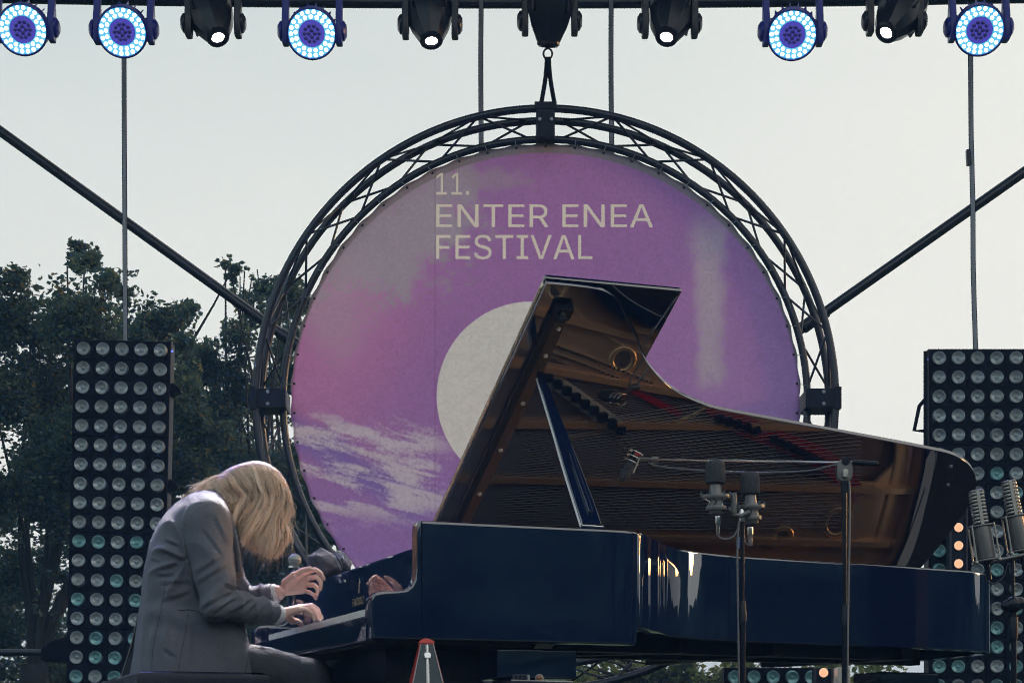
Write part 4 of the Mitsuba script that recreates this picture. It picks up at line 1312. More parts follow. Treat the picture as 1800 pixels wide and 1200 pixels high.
for i in range(3900):
    su = 1 if i % 10 < 7 else -1
    t = hg.random() ** .95
    li = min(64, max(0, int(t * 64 + hg.normal() * .7)))
    t_l, cl = locks[li]
    tt = float(np.clip(t * .55 + t_l * .45 + hg.normal() * .012, 0, 1))
    lay = (1.0 - .22 * hg.random() ** 2) * (.84 + .20 * ((li * 5077) % 11) / 11.0)
    j = hg.normal(size=3) * [.55, .6, .6]
    tone = tones[hg.choice(4, p=[.42, .30, .16, .12])] * (.55 + .8 * ((li * 7919) % 13) / 13.0) * hg.uniform(.85, 1.15)
    add_strand(hair_curve(tt, su, lay, j, cl), .00105, tone)
for i in range(330):     # flyaways
    t = hg.random()
    c_ = hair_curve(t, 1 if hg.random() < .6 else -1, 1.02, hg.normal(size=3) * [2.0, 2.6, 2.0], hg.normal(size=5) * 1.2)
    q = np.linspace(0, 1, 19)[:, None]
    c_ = c_ + q ** 1.5 * hg.normal(size=3) * .014 + [0, 0, .004 * hg.random()]
    add_strand(c_, .00042, tones[1] * hg.uniform(.8, 1.3))
for i in range(200):     # the loose ends that flare over the collar
    k = hg.random()
    s0 = J(*(Sx[int(k * 45)] + hg.normal(size=2) * 2), UC + hg.uniform(-.03, .05))
    e0 = J(340 + hg.normal() * 9 + k * 22, 872 + hg.normal() * 5 - k * 4, UC + hg.uniform(-.07, .075))
    md = (s0 + e0) / 2 + [0, -.004, .022 + .01 * hg.normal()]
    q = np.linspace(0, 1, 15)[:, None]
    add_strand((1 - q) ** 2 * s0 + 2 * q * (1 - q) * md + q * q * e0 + [0, 0, 1] * q ** 3 * .012 * hg.normal(), .0009, tones[hg.choice([1, 3])] * hg.uniform(.85, 1.1))
HM = trimesh.Trimesh(np.vstack(sv), np.vstack(sf), process=False)
hc = np.vstack(sc_)
mass = [hell((0, -.006, .026), (.073, .094, .082), 30)]
cap_pts = []
for t in np.linspace(.12, .96, 15):
    for su in (1, -1):
        c_ = hair_curve(t, su, .80, np.zeros(3), np.zeros(5))
        cap_pts.append(c_[:17])
hull_parts = []
for a, b in zip(cap_pts[:-2], cap_pts[2:]):
    for k in range(0, 16, 2):
        hull_parts.append(m3.Manifold.hull_points(np.vstack([p_ + d_ for p_ in (a[k], a[min(k + 2, 16)], b[k], b[min(k + 2, 16)]) for d_ in (np.array([.006, 0, 0]), np.array([-.006, 0, 0]), np.array([0, .005, 0]), np.array([0, -.005, .0]), np.array([0, 0, .005]))])))
ms = to_tm(m3.Manifold.batch_boolean(mass + hull_parts, m3.OpType.Add).refine_to_length(.014))
ms.merge_vertices()
trimesh.smoothing.filter_taubin(ms, iterations=8)
HA = part(PE, 'hair', P(ms), 'hair_strand', True, label='chin-length wavy blond hair falling over the face', color=np.tile([[.30, .19, .115]], (len(ms.vertices), 1)))
part(HA, 'strands', P(HM), 'hair_strand', True, kind='stuff', color=hc)

# bench
BE = thing('piano_bench', 'black padded piano bench under the pianist at the bottom edge', 'bench')
bz = hip[2] - .085
bq = J(318, 1190, .0)
zt = J(318, 1184, .20)[2]
vc = bq[1]
part(BE, 'cushion', P(extrude([(-.37, vc - .205), (.37, vc - .205), (.37, vc + .205), (-.37, vc + .205)], zt - .10, zt, .022)), 'black_satin', 40)
part(BE, 'frame', P(box(-.36, .36, vc - .195, vc + .195, zt - .17, zt - .101, .006)), 'black_lacquer', 30)
for su in (-1, 1):
    for sv_ in (-1, 1):
        part(BE, 'leg', P(box(*sorted((su * .345, su * .285)), *sorted((vc + sv_ * .18, vc + sv_ * .12)), 0, zt - .171, .005)), 'black_lacquer', 30)

# ------------------------------------------------------------------ microphones and small things
scene['mic_grey'] = pr((.21, .21, .22), .38, metal=.65)
scene['mic_silver'] = pr((.52, .51, .49), .36, metal=.65)
scene['cable'] = pr((.03, .036, .055), .5)
scene['cable_grey'] = pr((.17, .18, .21), .5)
scene['blue_tape'] = pr((.05, .22, .60), .6)
scene['grille'] = pr((.40, .41, .40), .5, metal=.4)


def line(pts, Y):
    return np.array([at(x, y, Y if np.isscalar(Y) else Y[i]) for i, (x, y) in enumerate(pts)])


def stand(key, px, top, clutch, Y, r0=.0060, r1=.0088):
    c0, c1 = clutch
    part(key, 'upper_tube', cyl(at(px, top, Y), at(px, c0 + 2, Y), r0, 14), 'black_gloss', True)
    o = at(px, c1, Y)
    h0, h1 = at(px, c0, Y)[2], o[2]
    part(key, 'clutch', xf(lathe([(0, 0), (.0125, 0), (.0140, .006), (.0140, (h0 - h1) * .55), (.0120, (h0 - h1) * .6), (.0120, h0 - h1 - .004), (.010, h0 - h1), (0, h0 - h1)], 18), tr(*o)), 'black_plastic', 30)
    part(key, 'lower_tube', cyl(o, [o[0], o[1], .06], r1, 14), 'black_gloss', True)
    for a in (20, 140, 260):
        d = np.array([math.cos(math.radians(a)), math.sin(math.radians(a)), 0])
        part(key, 'foot', cyl([o[0], o[1], .12], np.array([o[0], o[1], .015]) + d * .30, .007, 10), 'black_gloss', True)


def foam_mic(name, label, foot, top, Y, group, xlr):
    """Large condenser in a ring shock mount with a foam windscreen; foot/top: pixels of the capsule's axis."""
    K_ = thing(name, label, 'microphone', group)
    a, b = at(*foot, Y), at(*top, Y)
    ax_ = b - a
    h = np.linalg.norm(ax_)
    M = frame(a, ax_, (1, 0, 0))
    k = h / .172          # local unit: the whole mic is .172 tall
    fo = lathe([(0, .098), (.0285, .098), (.0315, .103), (.0320, .125), (.0315, .152), (.0285, .166), (.020, .1715), (0, .172)], 30)
    part(K_, 'windscreen', xf(fo, M @ np.diag([k, k, k, 1])), 'foam_grey', True)
    part(K_, 'body', xf(lathe([(0, 0), (.021, 0), (.0245, .006), (.0250, .030), (.0235, .055), (.0200, .075), (.0185, .100), (0, .1)], 26), M @ np.diag([k, k, k, 1])), 'mic_grey', 30)
    for z, r_, hh in ((.056, .0455, .010), (.020, .0335, .011)):
        part(K_, 'mount_ring', xf(lathe([(r_ - .005, -hh), (r_ + .0005, -hh), (r_ + .0015, 0), (r_ + .0005, hh), (r_ - .005, hh), (r_ - .005, -hh)], 30), M @ tr(0, 0, z * k) @ np.diag([k, k, .62 * k, 1])), 'mic_grey', 30)
    for i in range(6):
        q, q2 = i * PI / 3, (i + .5) * PI / 3
        part(K_, 'elastic', xf(tube([(.043 * math.cos(q), .043 * math.sin(q), .056), (.024 * math.cos(q2), .024 * math.sin(q2), .040), (.031 * math.cos(q), .031 * math.sin(q), .020)], .0021, 6), M @ np.diag([k, k, k, 1])), 'chrome' if i % 2 else 'cable', True)
        part(K_, 'lug', xf(lathe([(0, -.006), (.0042, -.006), (.0042, .006), (0, .006)], 8), M @ np.diag([k, k, k, 1]) @ tr(.0455 * math.cos(q), .0455 * math.sin(q), .066)), 'chrome', 30)
    X_ = lathe([(0, -.062), (.0060, -.060), (.0065, -.030), (.0095, -.027), (.0100, -.004), (.0085, 0), (0, 0)], 16)
    part(K_, 'connector', xf(X_, frame(at(*xlr, Y), (.0, 0, 1), (1, 0, 0))), 'chrome', 30)
    return K_


YS = 6.12
MSt = thing('microphone_stand', 'slim black stand with a blue tape band carrying the two foam-topped microphones', 'microphone stand')
stand(MSt, 1305, 893, (1057, 1095), YS, .0062, .0098)
part(MSt, 'stereo_bar', cat(tube(line([(1281, 893), (1290, 905), (1303, 907), (1318, 900)], YS - .01), .0075, 10), xf(lathe([(0, -.03), (.010, -.03), (.011, 0), (.010, .034), (0, .034)], 14), tr(*at(1290, 886, YS - .012)))), 'mic_grey', 30)
part(MSt, 'swivel', xf(lathe([(0, -.02), (.009, -.02), (.0095, .01), (.006, .02), (0, .02)], 14), tr(*at(1304, 906, YS))), 'chrome', 30)
part(MSt, 'tape_band', cyl(at(1297.5, 945, YS - .006), at(1297.5, 964, YS - .006), .0050, 10), 'blue_tape', True)
foam_mic('condenser_microphone', 'grey foam-topped microphone, taller one of the pair on the slim stand', (1259, 905), (1257, 810), YS - .01, 'foam-topped microphones in front of the piano', (1262, 906))
foam_mic('condenser_microphone', 'grey foam-topped microphone, lower right one of the pair on the slim stand', (1321, 922), (1318, 830), YS + .03, 'foam-topped microphones in front of the piano', (1319, 926))
C_ = thing('microphone_cable', 'grey cable looping from the taller foam microphone down the slim stand', 'cable')
scene[C_] = mikit.ply(tube(smoothline(line([(1262, 938), (1264, 944), (1274, 948), (1288, 944), (1297, 930), (1299, 915), (1298, 930), (1296, 980), (1297, 1060), (1299, 1200), (1300, 1320)], YS - .014), 60), .0030, 8), 'cable_grey', smooth=True)
C_ = thing('microphone_cable', 'thin grey cable hanging below the lower foam microphone', 'cable')
scene[C_] = mikit.ply(tube(smoothline(line([(1319, 948), (1318, 956), (1314, 958), (1309, 948), (1307, 925)], YS + .02), 30), .0024, 8), 'cable_grey', smooth=True)

YB1 = 6.22
BSt = thing('boom_stand', 'black boom microphone stand with a long bright steel arm reaching left over the strings', 'microphone stand')
stand(BSt, 1485, 840, (1064, 1102), YB1, .0078, .0098)
part(BSt, 'clamp_body', xf(extrude(rrect(-.0255, .0255, -.036, .036, .020, 6), -.018, .012, .004), tr(*at(1484, 828, YB1)) @ FP @ tr(0, 0, 0)), 'mic_grey', 30)
part(BSt, 'clamp_knob', xf(extrude(rrect(-.009, .009, -.014, .014, .007, 5), .0, .012, .003), tr(*(at(1484, 834, YB1) + [0, -.014, 0])) @ FP), 'mic_silver', 30)
part(BSt, 'clamp_pivot', xf(lathe([(0, -.02), (.014, -.02), (.015, .0), (.013, .02), (0, .02)], 16), frame(at(1486, 811, YB1), (0, -1, 0))), 'black_gloss', 30)
part(BSt, 'collar', xf(lathe([(0, 0), (.0125, 0), (.0125, .035), (0, .035)], 16), tr(*at(1485, 866, YB1))), 'black_gloss', 30)
part(BSt, 'boom_arm', cyl(at(1150, 807.5, YB1 + .50), at(1502, 813.5, YB1 - .012), .0040, 12), 'chrome', True)
part(BSt, 'boom_grip', cyl(at(1500, 813.2, YB1 - .012), at(1544, 815.5, YB1 - .04), .0085, 12), 'black_gloss', True)
C_ = thing('microphone_cable', 'thin grey cable sagging along the bright boom arm to its stand', 'cable')
scene[C_] = mikit.ply(tube(smoothline(np.array([at(1140, 814, YB1 + .50), at(1160, 820, YB1 + .46), at(1230, 827, YB1 + .36), at(1330, 831, YB1 + .22), at(1420, 828, YB1 + .09), at(1478, 818, YB1), at(1493, 850, YB1 - .008), at(1493, 950, YB1 - .01), at(1491, 1060, YB1 - .012), at(1490, 1190, YB1 - .014), at(1489, 1330, YB1 - .014)]), 70), .0034, 8), 'cable_grey', smooth=True)
YB2 = YB1 + .52
BM = thing('boom_microphone', 'small dark microphone in a wire shock mount at the left end of the boom arm', 'microphone')
a, b = at(1112, 806, YB2), at(1089, 852, YB2)
M = frame(a, b - a, (1, 0, 0))
part(BM, 'windscreen', xf(lathe([(0, .012), (.017, .012), (.0195, .02), (.0195, .055), (.017, .078), (.008, .088), (0, .089)], 22), M), 'foam_grey', True)
part(BM, 'body', xf(lathe([(0, -.03), (.012, -.03), (.0125, .015), (0, .015)], 18), M), 'black_gloss', 30)
for z in (-.024, -.006, .012):
    ang = np.linspace(0, 2 * PI, 25)[:-1]
    part(BM, 'mount_ring', xf(tube(np.column_stack([.027 * np.cos(ang), .020 * np.sin(ang), z + ang * 0]), .0026, 6, True), M), 'chrome', True)
part(BM, 'swivel_arm', cat(cyl(at(1118, 806, YB2 - .01), at(1152, 807.5, YB2 - .02), .0068, 12), xf(lathe([(0, -.012), (.012, -.012), (.012, .012), (0, .012)], 14), frame(at(1151, 807.5, YB2 - .02), (1, 0, 0)))), 'mic_grey', 30)
part(BM, 'side_bracket', tube(line([(1124, 806), (1119, 818), (1113, 832)], YB2 - .016), .0032, 8), 'mic_silver', True)
part(BM, 'red_clip', xf(box(-.010, .010, -.006, .006, -.006, .006, .002), tr(*at(1121, 798, YB2 - .01))), 'red_wood', 30)

YV = 5.95
RS = thing('microphone_stand', 'black stand with a round clutch at the right edge, holding the two ribbon microphones', 'microphone stand')
part(RS, 'clutch', xf(m3_ball := to_tm(m3.Manifold.batch_boolean([ball((0, 0, 0), .026, 24), bone((-.02, 0, -.004), .018, (.02, 0, .004), .020, 20)], m3.OpType.Add)), tr(*at(1781, 1063, YV))), 'black_gloss', True)
part(RS, 'upper_tube', cyl(at(1780, 985, YV), at(1781, 1060, YV), .0052, 12), 'black_gloss', True)
part(RS, 'sleeve', cyl(at(1782, 1085, YV), at(1782, 1122, YV), .0132, 16), 'black_plastic', True)
part(RS, 'lower_tube', cyl(at(1782, 1075, YV), [at(1782, 1075, YV)[0], YV, .03], .0090, 14), 'black_gloss', True)
part(RS, 'cross_bar', cyl(at(1733, 990, YV), at(1800, 975, YV), .006, 10), 'mic_grey', True)


def ribbon(label, top, bottom, Y):
    K_ = thing('ribbon_microphone', label, 'microphone', 'ribbon microphones at the right edge')
    a, b = at(*bottom, Y), at(*top, Y)
    h = np.linalg.norm(b - a)
    M = frame(a, b - a, (1, 0, 0))
    hb = h * .50
    part(K_, 'body', xf(lathe([(0, 0), (.022, 0), (.0265, .006), (.0275, hb * .5), (.0265, hb - .006), (.024, hb), (0, hb)], 26), M), 'mic_grey', 30)
    part(K_, 'grille_core', xf(lathe([(0, hb), (.0185, hb), (.0185, h - .010), (.010, h - .004), (0, h - .004)], 22), M), 'black_satin', 30)
    for k in range(9):
        z = hb + .010 + k * (h - hb - .022) / 8
        part(K_, 'grille_bar', xf(extrude(rrect(-.0225, .0225, -.0215, .0215, .012, 4), z - .0033, z + .0033, .0012), M), 'mic_silver', 30)
    part(K_, 'spine', xf(box(-.005, .005, -.0245, -.019, hb, h - .004, .001), M), 'mic_silver', 30)
    part(K_, 'top_cap', xf(extrude(rrect(-.021, .021, -.020, .020, .012, 5), h - .010, h, .004), M), 'mic_grey', 30)
    for s in (-1, 1):
        for y_ in (-.024, .024):
            part(K_, 'cage_rod', xf(cyl((s * .036, y_, -.006), (s * .034, y_, hb * 1.02), .0028, 8), M), 'mic_silver', True)
            part(K_, 'rod_end', xf(lathe([(0, -.005), (.005, -.004), (.0058, 0), (.005, .004), (0, .005)], 10), M @ tr(s * .036, y_, -.004)), 'mic_silver', True)
    for z in (.0, hb * .98):
        ang = np.linspace(0, 2 * PI, 29)[:-1]
        part(K_, 'cage_ring', xf(tube(np.column_stack([.037 * np.cos(ang), .027 * np.sin(ang), z + ang * 0]), .0036, 8, True), M), 'mic_grey', True)
    part(K_, 'connector', xf(lathe([(0, -.062), (.0075, -.060), (.008, -.02), (.010, 0), (0, 0)], 16), M @ tr(0, 0, -.001)), 'black_gloss', 30)
    return K_


ribbon('silver-grilled ribbon microphone just right of the piano tail, lower one of the pair', (1715, 862), (1734, 985), YV)
ribbon('silver-grilled ribbon microphone cut by the right edge, upper one of the pair', (1772, 845), (1795, 968), YV + .03)
C_ = thing('microphone_cable', 'black cable looping between the two ribbon microphones at the right edge', 'cable')
scene[C_] = mikit.ply(tube(smoothline(line([(1732, 1008), (1736, 1022), (1748, 1026), (1764, 1014), (1772, 992), (1777, 1000), (1782, 1040)], YV), 36), .0026, 8), 'cable', smooth=True)

# hand-held microphone beyond the bass end
UV_ = -.86
VM = thing('vocal_microphone', 'ball-headed vocal microphone standing behind the lifted hand', 'microphone')
hd = PW(*J(518, 985, UV_))
tl2 = PW(*J(512, 1045, UV_))
M = frame(hd, hd - tl2, (1, 0, 0))
r_ = .0255
ang = np.linspace(-1.15, PI / 2, 18)
gl = [(max(r_ * math.cos(q), 0), r_ * math.sin(q)) for q in ang]
part(VM, 'grille', xf(lathe([(0, gl[0][1])] + gl, 28), M), 'grille', 30)
part(VM, 'grille_band', xf(lathe([(.0245, -.0035), (.0262, -.003), (.0262, .0015), (.0245, .002)], 28), M), 'mic_grey', 30)
part(VM, 'collar', xf(lathe([(.012, -.030), (.0215, -.030), (.0215, -.024), (.0175, -.021), (.012, -.021)], 26), M), 'chrome', 30)
part(VM, 'handle', xf(lathe([(0, -.165), (.0115, -.165), (.0125, -.12), (.0190, -.032), (0, -.030)], 22), M), 'black_gloss', 30)
VS = thing('microphone_stand', 'thin black stand under the ball-headed vocal microphone', 'microphone stand')
low = tl2 + [.0, 0, -.12]
part(VS, 'clip', cyl(tl2 + [0, 0, -.02], low + [0, 0, .05], .017, 12), 'black_plastic', True)
part(VS, 'tube', cyl(low + [0, 0, .055], [low[0], low[1], .03], .008, 12), 'black_gloss', True)
part(VS, 'base', xf(lathe([(0, 0), (.12, 0), (.12, .012), (.03, .03), (0, .03)], 30), tr(low[0], low[1], .002)), 'black_satin', 30)

# the crumpled cap on the bass end of the piano
uc_ = -.50
cp = []


def JJ(x, y, du=0.0):
    return J(x, y, uc_ + du)


lobe1 = m3.Manifold.batch_hull([ball(JJ(552, 983), .020, 18), ball(JJ(566, 974), .018, 18), ball(JJ(582, 982), .020, 18), ball(JJ(592, 998), .016, 18), ball(JJ(548, 1003), .020, 18), ball(JJ(575, 1008), .020, 18), ball(JJ(560, 985, .05), .022, 18), ball(JJ(580, 998, .05), .02, 18), ball(JJ(562, 985, -.06), .022, 18)])
lobe2 = m3.Manifold.batch_hull([ball(JJ(592, 975, -.07), .009, 16), ball(JJ(604, 974, -.07), .010, 16), ball(JJ(614, 990, -.07), .012, 16), ball(JJ(596, 1004, -.07), .014, 16), ball(JJ(600, 985, -.02), .012, 16), ball(JJ(610, 1000, -.02), .014, 16)])
hatm = soft(m3.Manifold.batch_boolean([lobe1, lobe2], m3.OpType.Add), .006, 14)
hatm.vertices = hatm.vertices + hatm.vertex_normals * ((meshkit.fbm(hatm.vertices * 26, 3, 8) - .5) * .012 + np.sin(hatm.vertices[:, 1] * 90 + hatm.vertices[:, 2] * 60 + meshkit.noise(hatm.vertices * 12, 2) * 5) * .0016)[:, None]
HT = thing('soft_cap', 'crumpled dark grey soft cap lying on the piano behind the lifted hand', 'cap')
part(HT, 'crown', P(hatm), 'denim', True)
scene['seam_grey'] = pr((.30, .30, .34), .9)
for pts in ([(536, 1000), (538, 985), (548, 973), (561, 965), (574, 969), (586, 980), (594, 992), (600, 1004)], [(591, 974), (598, 985), (603, 998)], [(598, 970), (603, 976), (605, 990)], [(604, 971), (613, 980), (619, 992)]):
    s_ = surface_line(pts, 0, hatm, .0013, .001)
    if s_ is not None:
        part(HT, 'seam', P(s_), 'seam_grey', True)

# metronome on a case in front of the piano
YK = 5.72
zt_ = at(749, 1122, YK)
zb_ = .455
hgt = zt_[2] - zb_
MT = thing('metronome', 'red-edged dark pyramid metronome with a silver pendulum, low in front of the piano', 'metronome')


def pyr(w0, w1, z0, z1, dx=0, dy=0, bev=0):
    c = [(-1, -1), (1, -1), (1, 1), (-1, 1)]
    return m3.Manifold.hull_points(np.array([[x * w0 + dx, y * w0 + dy, z0] for x, y in c] + [[x * w1 + dx, y * w1 + dy, z1] for x, y in c]))


Mt = tr(zt_[0], YK, zb_) @ rot(9, (0, 0, 1))
w1, w0 = .0205, .0205 + hgt * .205
shell = m3.Manifold.batch_hull([ball((x * (w0 - .003), y * (w0 - .003), .003), .003, 10) for x in (-1, 1) for y in (-1, 1)] + [ball((x * (w1 - .002), y * (w1 - .002), hgt - .016), .002, 10) for x in (-1, 1) for y in (-1, 1)])
part(MT, 'casing', xf(to_tm(shell), Mt), 'red_wood', 30)
part(MT, 'cap', xf(to_tm(m3.Manifold.hull_points(np.array([[x * .0235, y * .0235, hgt - .0155] for x in (-1, 1) for y in (-1, 1)] + [[x * .018, y * .018, hgt - .006] for x in (-1, 1) for y in (-1, 1)] + [[x * .004, y * .004, hgt] for x in (-1, 1) for y in (-1, 1)]))), Mt), 'red_wood', 20)
sl = math.atan2(w0 - w1, hgt - .016)
# front panel lies on the sloping face that looks to the audience
Fm = Mt @ tr(0, -w0, .0) @ rot(-math.degrees(sl), (1, 0, 0)) @ np.array([[1, 0, 0, 0], [0, 0, -1, 0], [0, 1, 0, 0], [0, 0, 0, 1.0]])
scene['slate_face'] = pr((.045, .068, .085), .4)
Ln = (hgt - .016) / math.cos(sl)
part(MT, 'front_panel', xf(extrude([(-w0 + .006, .004), (w0 - .006, .004), (w1 - .004, Ln - .003), (-w1 + .004, Ln - .003)], .0006, .003, .0008), Fm), 'slate_face', 30)
for s in (-1, 1):
    part(MT, 'edge_trim', xf(extrude([(s * (w0 - .0055), .004), (s * (w0 - .002), .004), (s * (w1 - .0008), Ln - .003), (s * (w1 - .0035), Ln - .003)], .0008, .0042, .0005), Fm), 'dull_steel', 30)
part(MT, 'scale', xf(extrude([(-.0052, .03), (.0052, .03), (.0040, Ln - .006), (-.0040, Ln - .006)], .003, .0042, .0004), Fm), 'mic_silver', 30)
pend = part(MT, 'pendulum', xf(box(-.0012, .0012, .025, Ln - .004, .0060, .0082, .0004), Fm), 'chrome', 30)
part(pend, 'weight', xf(extrude([(-.0085, Ln - .047), (.0085, Ln - .047), (.010, Ln - .036), (.0075, Ln - .031), (-.0075, Ln - .031), (-.010, Ln - .036)], .0048, .0105, .001), Fm), 'chrome', 30)
single('equipment_case', 'black equipment case below the picture that carries the metronome', 'case', xf(box(-.16, .16, -.12, .14, 0, zb_ - .001, .008), tr(zt_[0], YK, 0) @ rot(15, (0, 0, 1))), 'black_satin')

# small unit at the bottom edge
YD = 5.85
DV = thing('audio_unit', 'small black audio unit with a silver rim and a copper knob at the bottom edge', 'audio unit')
a, b = at(900, 1196, YD), at(1006, 1199, YD)
part(DV, 'housing', xf(box(-.005, b[0] - a[0] + .004, -.02, .16, .0, a[2] - .002, .006), tr(a[0], YD, 0)), 'black_satin', 30)
part(DV, 'rim', cyl(a + [-.003, -.018, 0], b + [.002, -.018, 0], .0022, 8), 'mic_silver', True)
part(DV, 'back_panel', xf(box(0, .052, -.004, .004, 0, .022, .002), tr(*at(901, 1197, YD - .0) + [0, .03, 0])), 'bar_grey', 30)
for k in range(4):
    part(DV, 'key', xf(box(-.0035, .0035, -.003, .0, .003, .019, .0008), tr(*(at(907 + k * 7.5, 1197, YD) + [0, .0255, 0]))), 'mic_silver' if k == 3 else 'black_gloss', 30)
kn = at(948, 1192, YD - .01)
ang = np.linspace(0, 2 * PI, 25)[:-1]
scene['copper'] = pr((.70, .36, .24), .25, metal=1.0)
part(DV, 'knob_ring', tube(np.column_stack([kn[0] + .011 * np.cos(ang), kn[1] + ang * 0, kn[2] + .011 * np.sin(ang)]), .0020, 6, True), 'mic_silver', True)
part(DV, 'knob', xf(lathe([(0, 0), (.0085, 0), (.007, .006), (0, .007)], 18), frame(kn, (0, -1, 0))), 'copper', 30)

# ------------------------------------------------------------------ trees
def leaves(centers, radii, n, size, tone, seed, flat=.7, tips=None):
    """n leaves as folded quads spread through the clumps."""
    g = np.random.default_rng(seed)
    centers, radii = np.asarray(centers, float), np.asarray(radii, float)
    w = radii ** 2.2
    i = g.choice(len(centers), n, p=w / w.sum())
    d = np.clip(g.normal(size=(n, 3)), -1.75, 1.75)
    c = centers[i] + d * (radii[i] * .52)[:, None] * [1, 1, flat]
    k = meshkit.noise(c * 2.3, seed) + .5 * meshkit.noise(c * 6.1, seed + 1)
    c = c[k > .68 + .36 * g.random(n)]
    n = len(c)
    ax = g.normal(size=(n, 3)) * [1, 1, .55] - [0, 0, .25]
    ax /= np.linalg.norm(ax, axis=1, keepdims=True)
    b = np.cross(ax, g.normal(size=(n, 3)))
    b /= np.linalg.norm(b, axis=1, keepdims=True)
    nn = np.cross(ax, b)
    L_ = size * g.uniform(.6, 1.25, n)[:, None]
    v = np.stack([c - ax * L_ * .5, c + b * L_ * .30 + nn * L_ * .10 - ax * L_ * .05, c + ax * L_ * .5, c - b * L_ * .30 + nn * L_ * .10 - ax * L_ * .05], 1).reshape(-1, 3)
    q = np.arange(n)[:, None] * 4
    f = np.vstack([q + [0, 1, 2], q + [0, 2, 3]])
    t = np.asarray(tone)[g.choice(len(tone), n, p=[.62, .33, .05][:len(tone)])] * g.uniform(.7, 1.25, n)[:, None]
    return trimesh.Trimesh(v, f, process=False), np.repeat(t, 4, 0)


GREEN = [(.066, .112, .100), (.125, .170, .112), (.24, .20, .10)]


def tree(name, label, Y, base_px, tops, n, size, seed, extra=(), tone=GREEN, trunk=.16, core=False):
    g = np.random.default_rng(seed)
    T_ = thing(name, label, 'tree')
    base = at(base_px, 1400, Y)
    base[2] = -1.25
    cen, rad = [], []
    limbs = []
    fork = base + [0, 0, 2.3]
    for (px, py, rp) in list(tops) + list(extra):
        yy = Y + g.uniform(-1.1, 1.1)
        c = at(px, py, yy)
        r = rp * Y / FOCAL
        cen.append(c)
        rad.append(r)
        for _ in range(12):
            d = g.normal(size=3)
            d /= np.linalg.norm(d)
            cen.append(c + d * r * (g.uniform(.5, 1.45) if rp > 20 else g.uniform(.7, 2.6)) * [1, 1, .85])
            rad.append(r * g.uniform(.16, .48))
        if (px, py, rp) in tops:
            mid = fork * .5 + c * .5 + g.normal(size=3) * .25
            limbs.append(tube(smoothline([fork - [0, 0, .3], fork * .75 + mid * .25 + [0, 0, .1], mid, c + [0, 0, r * .5]], 14), np.linspace(trunk * .34, .006, 14), 7))
    part(T_, 'trunk', tube(smoothline([base, base + [.05, 0, 1.2], fork + [0, 0, .1]], 10), np.linspace(trunk * 1.3, trunk * .75, 10), 12), 'bark', True)
    part(T_, 'limbs', cat(limbs), 'bark', True, kind='stuff')
    m, col = leaves(cen, rad, n, size, tone, seed + 5)
    if core:
        ico = trimesh.creation.icosphere(subdivisions=2)
        for c_, r_ in zip(cen[::13], rad[::13]):
            vv = ico.vertices * (1 + .5 * (meshkit.fbm(ico.vertices * 2.3 + c_, 3, 3) - .5))[:, None]
            m = cat(m, trimesh.Trimesh(c_ + vv * r_ * .95, ico.faces, process=False))
            col = np.vstack([col, np.repeat(np.array(tone[0])[None] * .8, len(vv), 0)])
    part(T_, 'crown', m, 'leaf', False, kind='stuff', color=col)
    return T_


random.seed(3)
tree('broadleaf_tree', 'dark broadleaf tree with a pointed top at the left edge behind the lamp wall', 17.0, 60,
     [(118, 500, 60), (150, 455, 30), (60, 560, 70), (10, 560, 60), (-60, 600, 90), (150, 580, 70), (235, 520, 34), (250, 570, 50), (300, 560, 44), (330, 545, 24), (215, 640, 80), (90, 680, 95), (-20, 720, 95), (290, 680, 70)],
     230000, .058, 11, extra=[(60, 800, 100), (170, 790, 90), (-40, 880, 90), (80, 900, 70), (180, 930, 80), (300, 800, 80), (20, 1010, 70), (130, 1040, 60), (-60, 1080, 80), (40, 1110, 60), (110, 1130, 50), (200, 1100, 60), (0, 1200, 60)])
tree('broadleaf_tree', 'dark broadleaf tree with a sparse sprig, seen behind the left side of the ring truss', 18.5, 420,
     [(470, 560, 60), (430, 485, 16), (412, 472, 10), (396, 464, 8), (422, 492, 12), (442, 500, 14), (406, 486, 10), (452, 478, 8), (450, 520, 26), (500, 520, 40), (380, 640, 55), (430, 650, 70), (330, 640, 36), (520, 640, 70), (560, 560, 50)],
     210000, .056, 23, extra=[(360, 740, 70), (450, 760, 90), (540, 780, 90), (400, 850, 85), (500, 890, 95), (590, 900, 80), (350, 950, 80), (450, 990, 90), (560, 1000, 80), (480, 1090, 80), (390, 1080, 70)])
tree('broadleaf_tree', 'gappy dark tree filling the view between the left lamp wall and the pianist', 21.0, 250,
     [(60, 830, 80), (250, 790, 90), (380, 800, 80), (-40, 900, 90)], 130000, .075, 61, extra=[(150, 900, 110), (330, 930, 110), (20, 1000, 90), (90, 1060, 80), (210, 1080, 100), (330, 1090, 100), (450, 1080, 90), (-70, 1090, 90), (60, 1150, 80), (520, 960, 80), (440, 850, 80)], trunk=.12)
HEDGE = [(.16, .20, .07), (.27, .27, .10), (.42, .36, .16)]
tree('leafy_shrub', 'sunlit yellow-green shrub low at the left edge under the rail', 21.0, 40,
     [(20, 1190, 60), (90, 1200, 50), (-60, 1180, 70), (60, 1260, 90), (130, 1270, 80)], 22000, .085, 31, tone=HEDGE, trunk=.07)
tree('leafy_shrub', 'sunlit yellow-green shrub seen low through the gap beneath the piano', 20.0, 1130,
     [(1060, 1200, 60), (1130, 1205, 60), (1210, 1195, 60), (1270, 1200, 40), (990, 1210, 60), (1100, 1290, 90), (1230, 1290, 90), (900, 1220, 70), (800, 1220, 70), (1340, 1200, 70), (1440, 1195, 70), (1530, 1195, 70), (700, 1210, 70), (610, 1200, 70)], 64000, .080, 37, tone=HEDGE, trunk=.07)
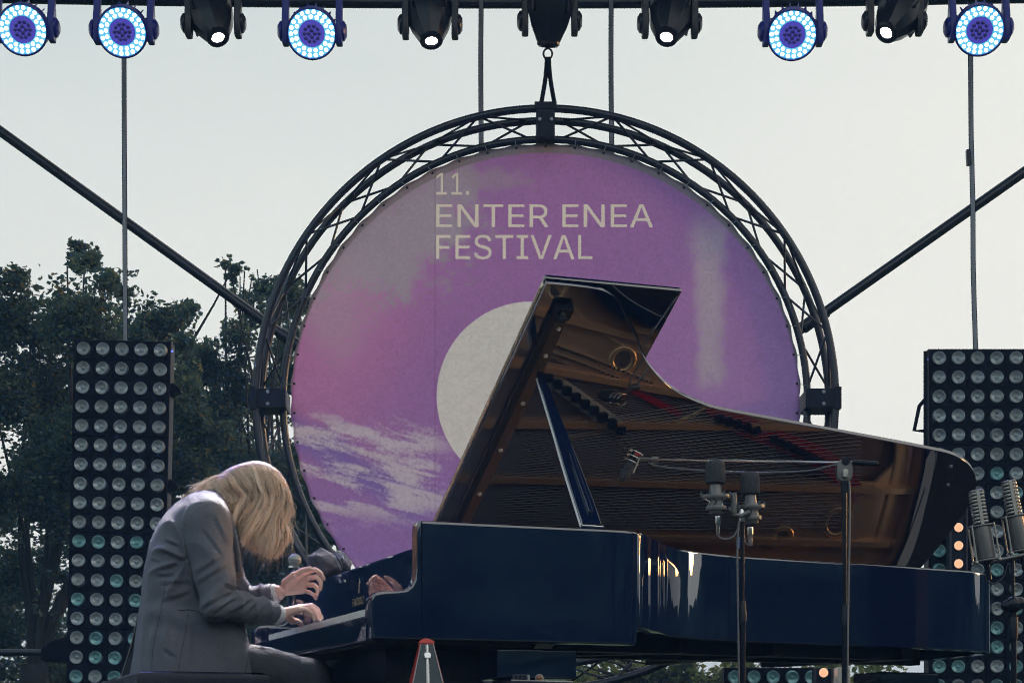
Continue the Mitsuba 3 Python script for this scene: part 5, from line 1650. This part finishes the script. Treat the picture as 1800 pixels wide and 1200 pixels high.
tree('broadleaf_tree', 'dark broadleaf tree beyond the left edge of the picture', 17.5, -420, [(-250, 700, 120), (-420, 690, 120), (-560, 720, 130), (-330, 760, 150), (-500, 800, 160)], 60000, .10, 51, core=True, extra=[(-300, 950, 150), (-450, 1000, 160), (-600, 950, 150), (-380, 1120, 120)])
tree('broadleaf_tree', 'second dark broadleaf tree far beyond the left edge of the picture', 17.0, -1050, [(-800, 740, 140), (-1000, 720, 140), (-1250, 740, 150), (-1500, 760, 150), (-900, 820, 180), (-1150, 850, 190)], 60000, .12, 53, core=True, extra=[(-1400, 880, 190), (-800, 1020, 180), (-1050, 1060, 180), (-1300, 1080, 180), (-1700, 860, 200), (-1900, 820, 160)])
# the park behind the audience: seen from the stage and mirrored in the piano's side
g_ = np.random.default_rng(77)
th_ = np.radians(g_.uniform(-118, 98, 420))
dd_ = g_.uniform(22, 32, 420)
th_[300:] = np.radians(g_.uniform(100, 152, 120))
cc = np.column_stack([dd_ * np.sin(th_), 5 - dd_ * np.cos(th_), np.where(np.arange(420) < 300, g_.uniform(-1, 1, 420) + g_.random(420) * np.where(th_ < math.radians(-50), 3.6, 5.0), g_.uniform(-1, .5, 420) + g_.random(420) * np.where(th_ > math.radians(121), 4.6, 1.2))])
rr_ = g_.uniform(1.4, 2.9, 420)
mm, col = leaves(cc, rr_, 160000, .26, GREEN, 78)
ico = trimesh.creation.icosphere(subdivisions=3)
bl, bc = [], []
for c_, r_ in zip(cc, rr_):
    vv = ico.vertices * (1 + .55 * (meshkit.fbm(ico.vertices * 2.3 + c_, 4, 3) - .5))[:, None]
    bl.append(trimesh.Trimesh(c_ + vv * r_ * [1, 1, .8], ico.faces, process=False))
    bc.append(np.array(GREEN[0])[None] * (.5 + .9 * meshkit.noise(vv * 5 + c_, 6))[:, None])
col = np.vstack([col] + bc)
mm = cat(mm, bl)
scene['far_wood'] = mikit.ply(mm, 'leaf', smooth=False, color=col)
labels['far_wood'] = {'label': 'dark belt of park trees around the audience, mirrored in the piano side', 'category': 'trees', 'kind': 'stuff'}
used['far_wood'] = 0

scene = {k: v for k, v in scene.items() if v is not None}
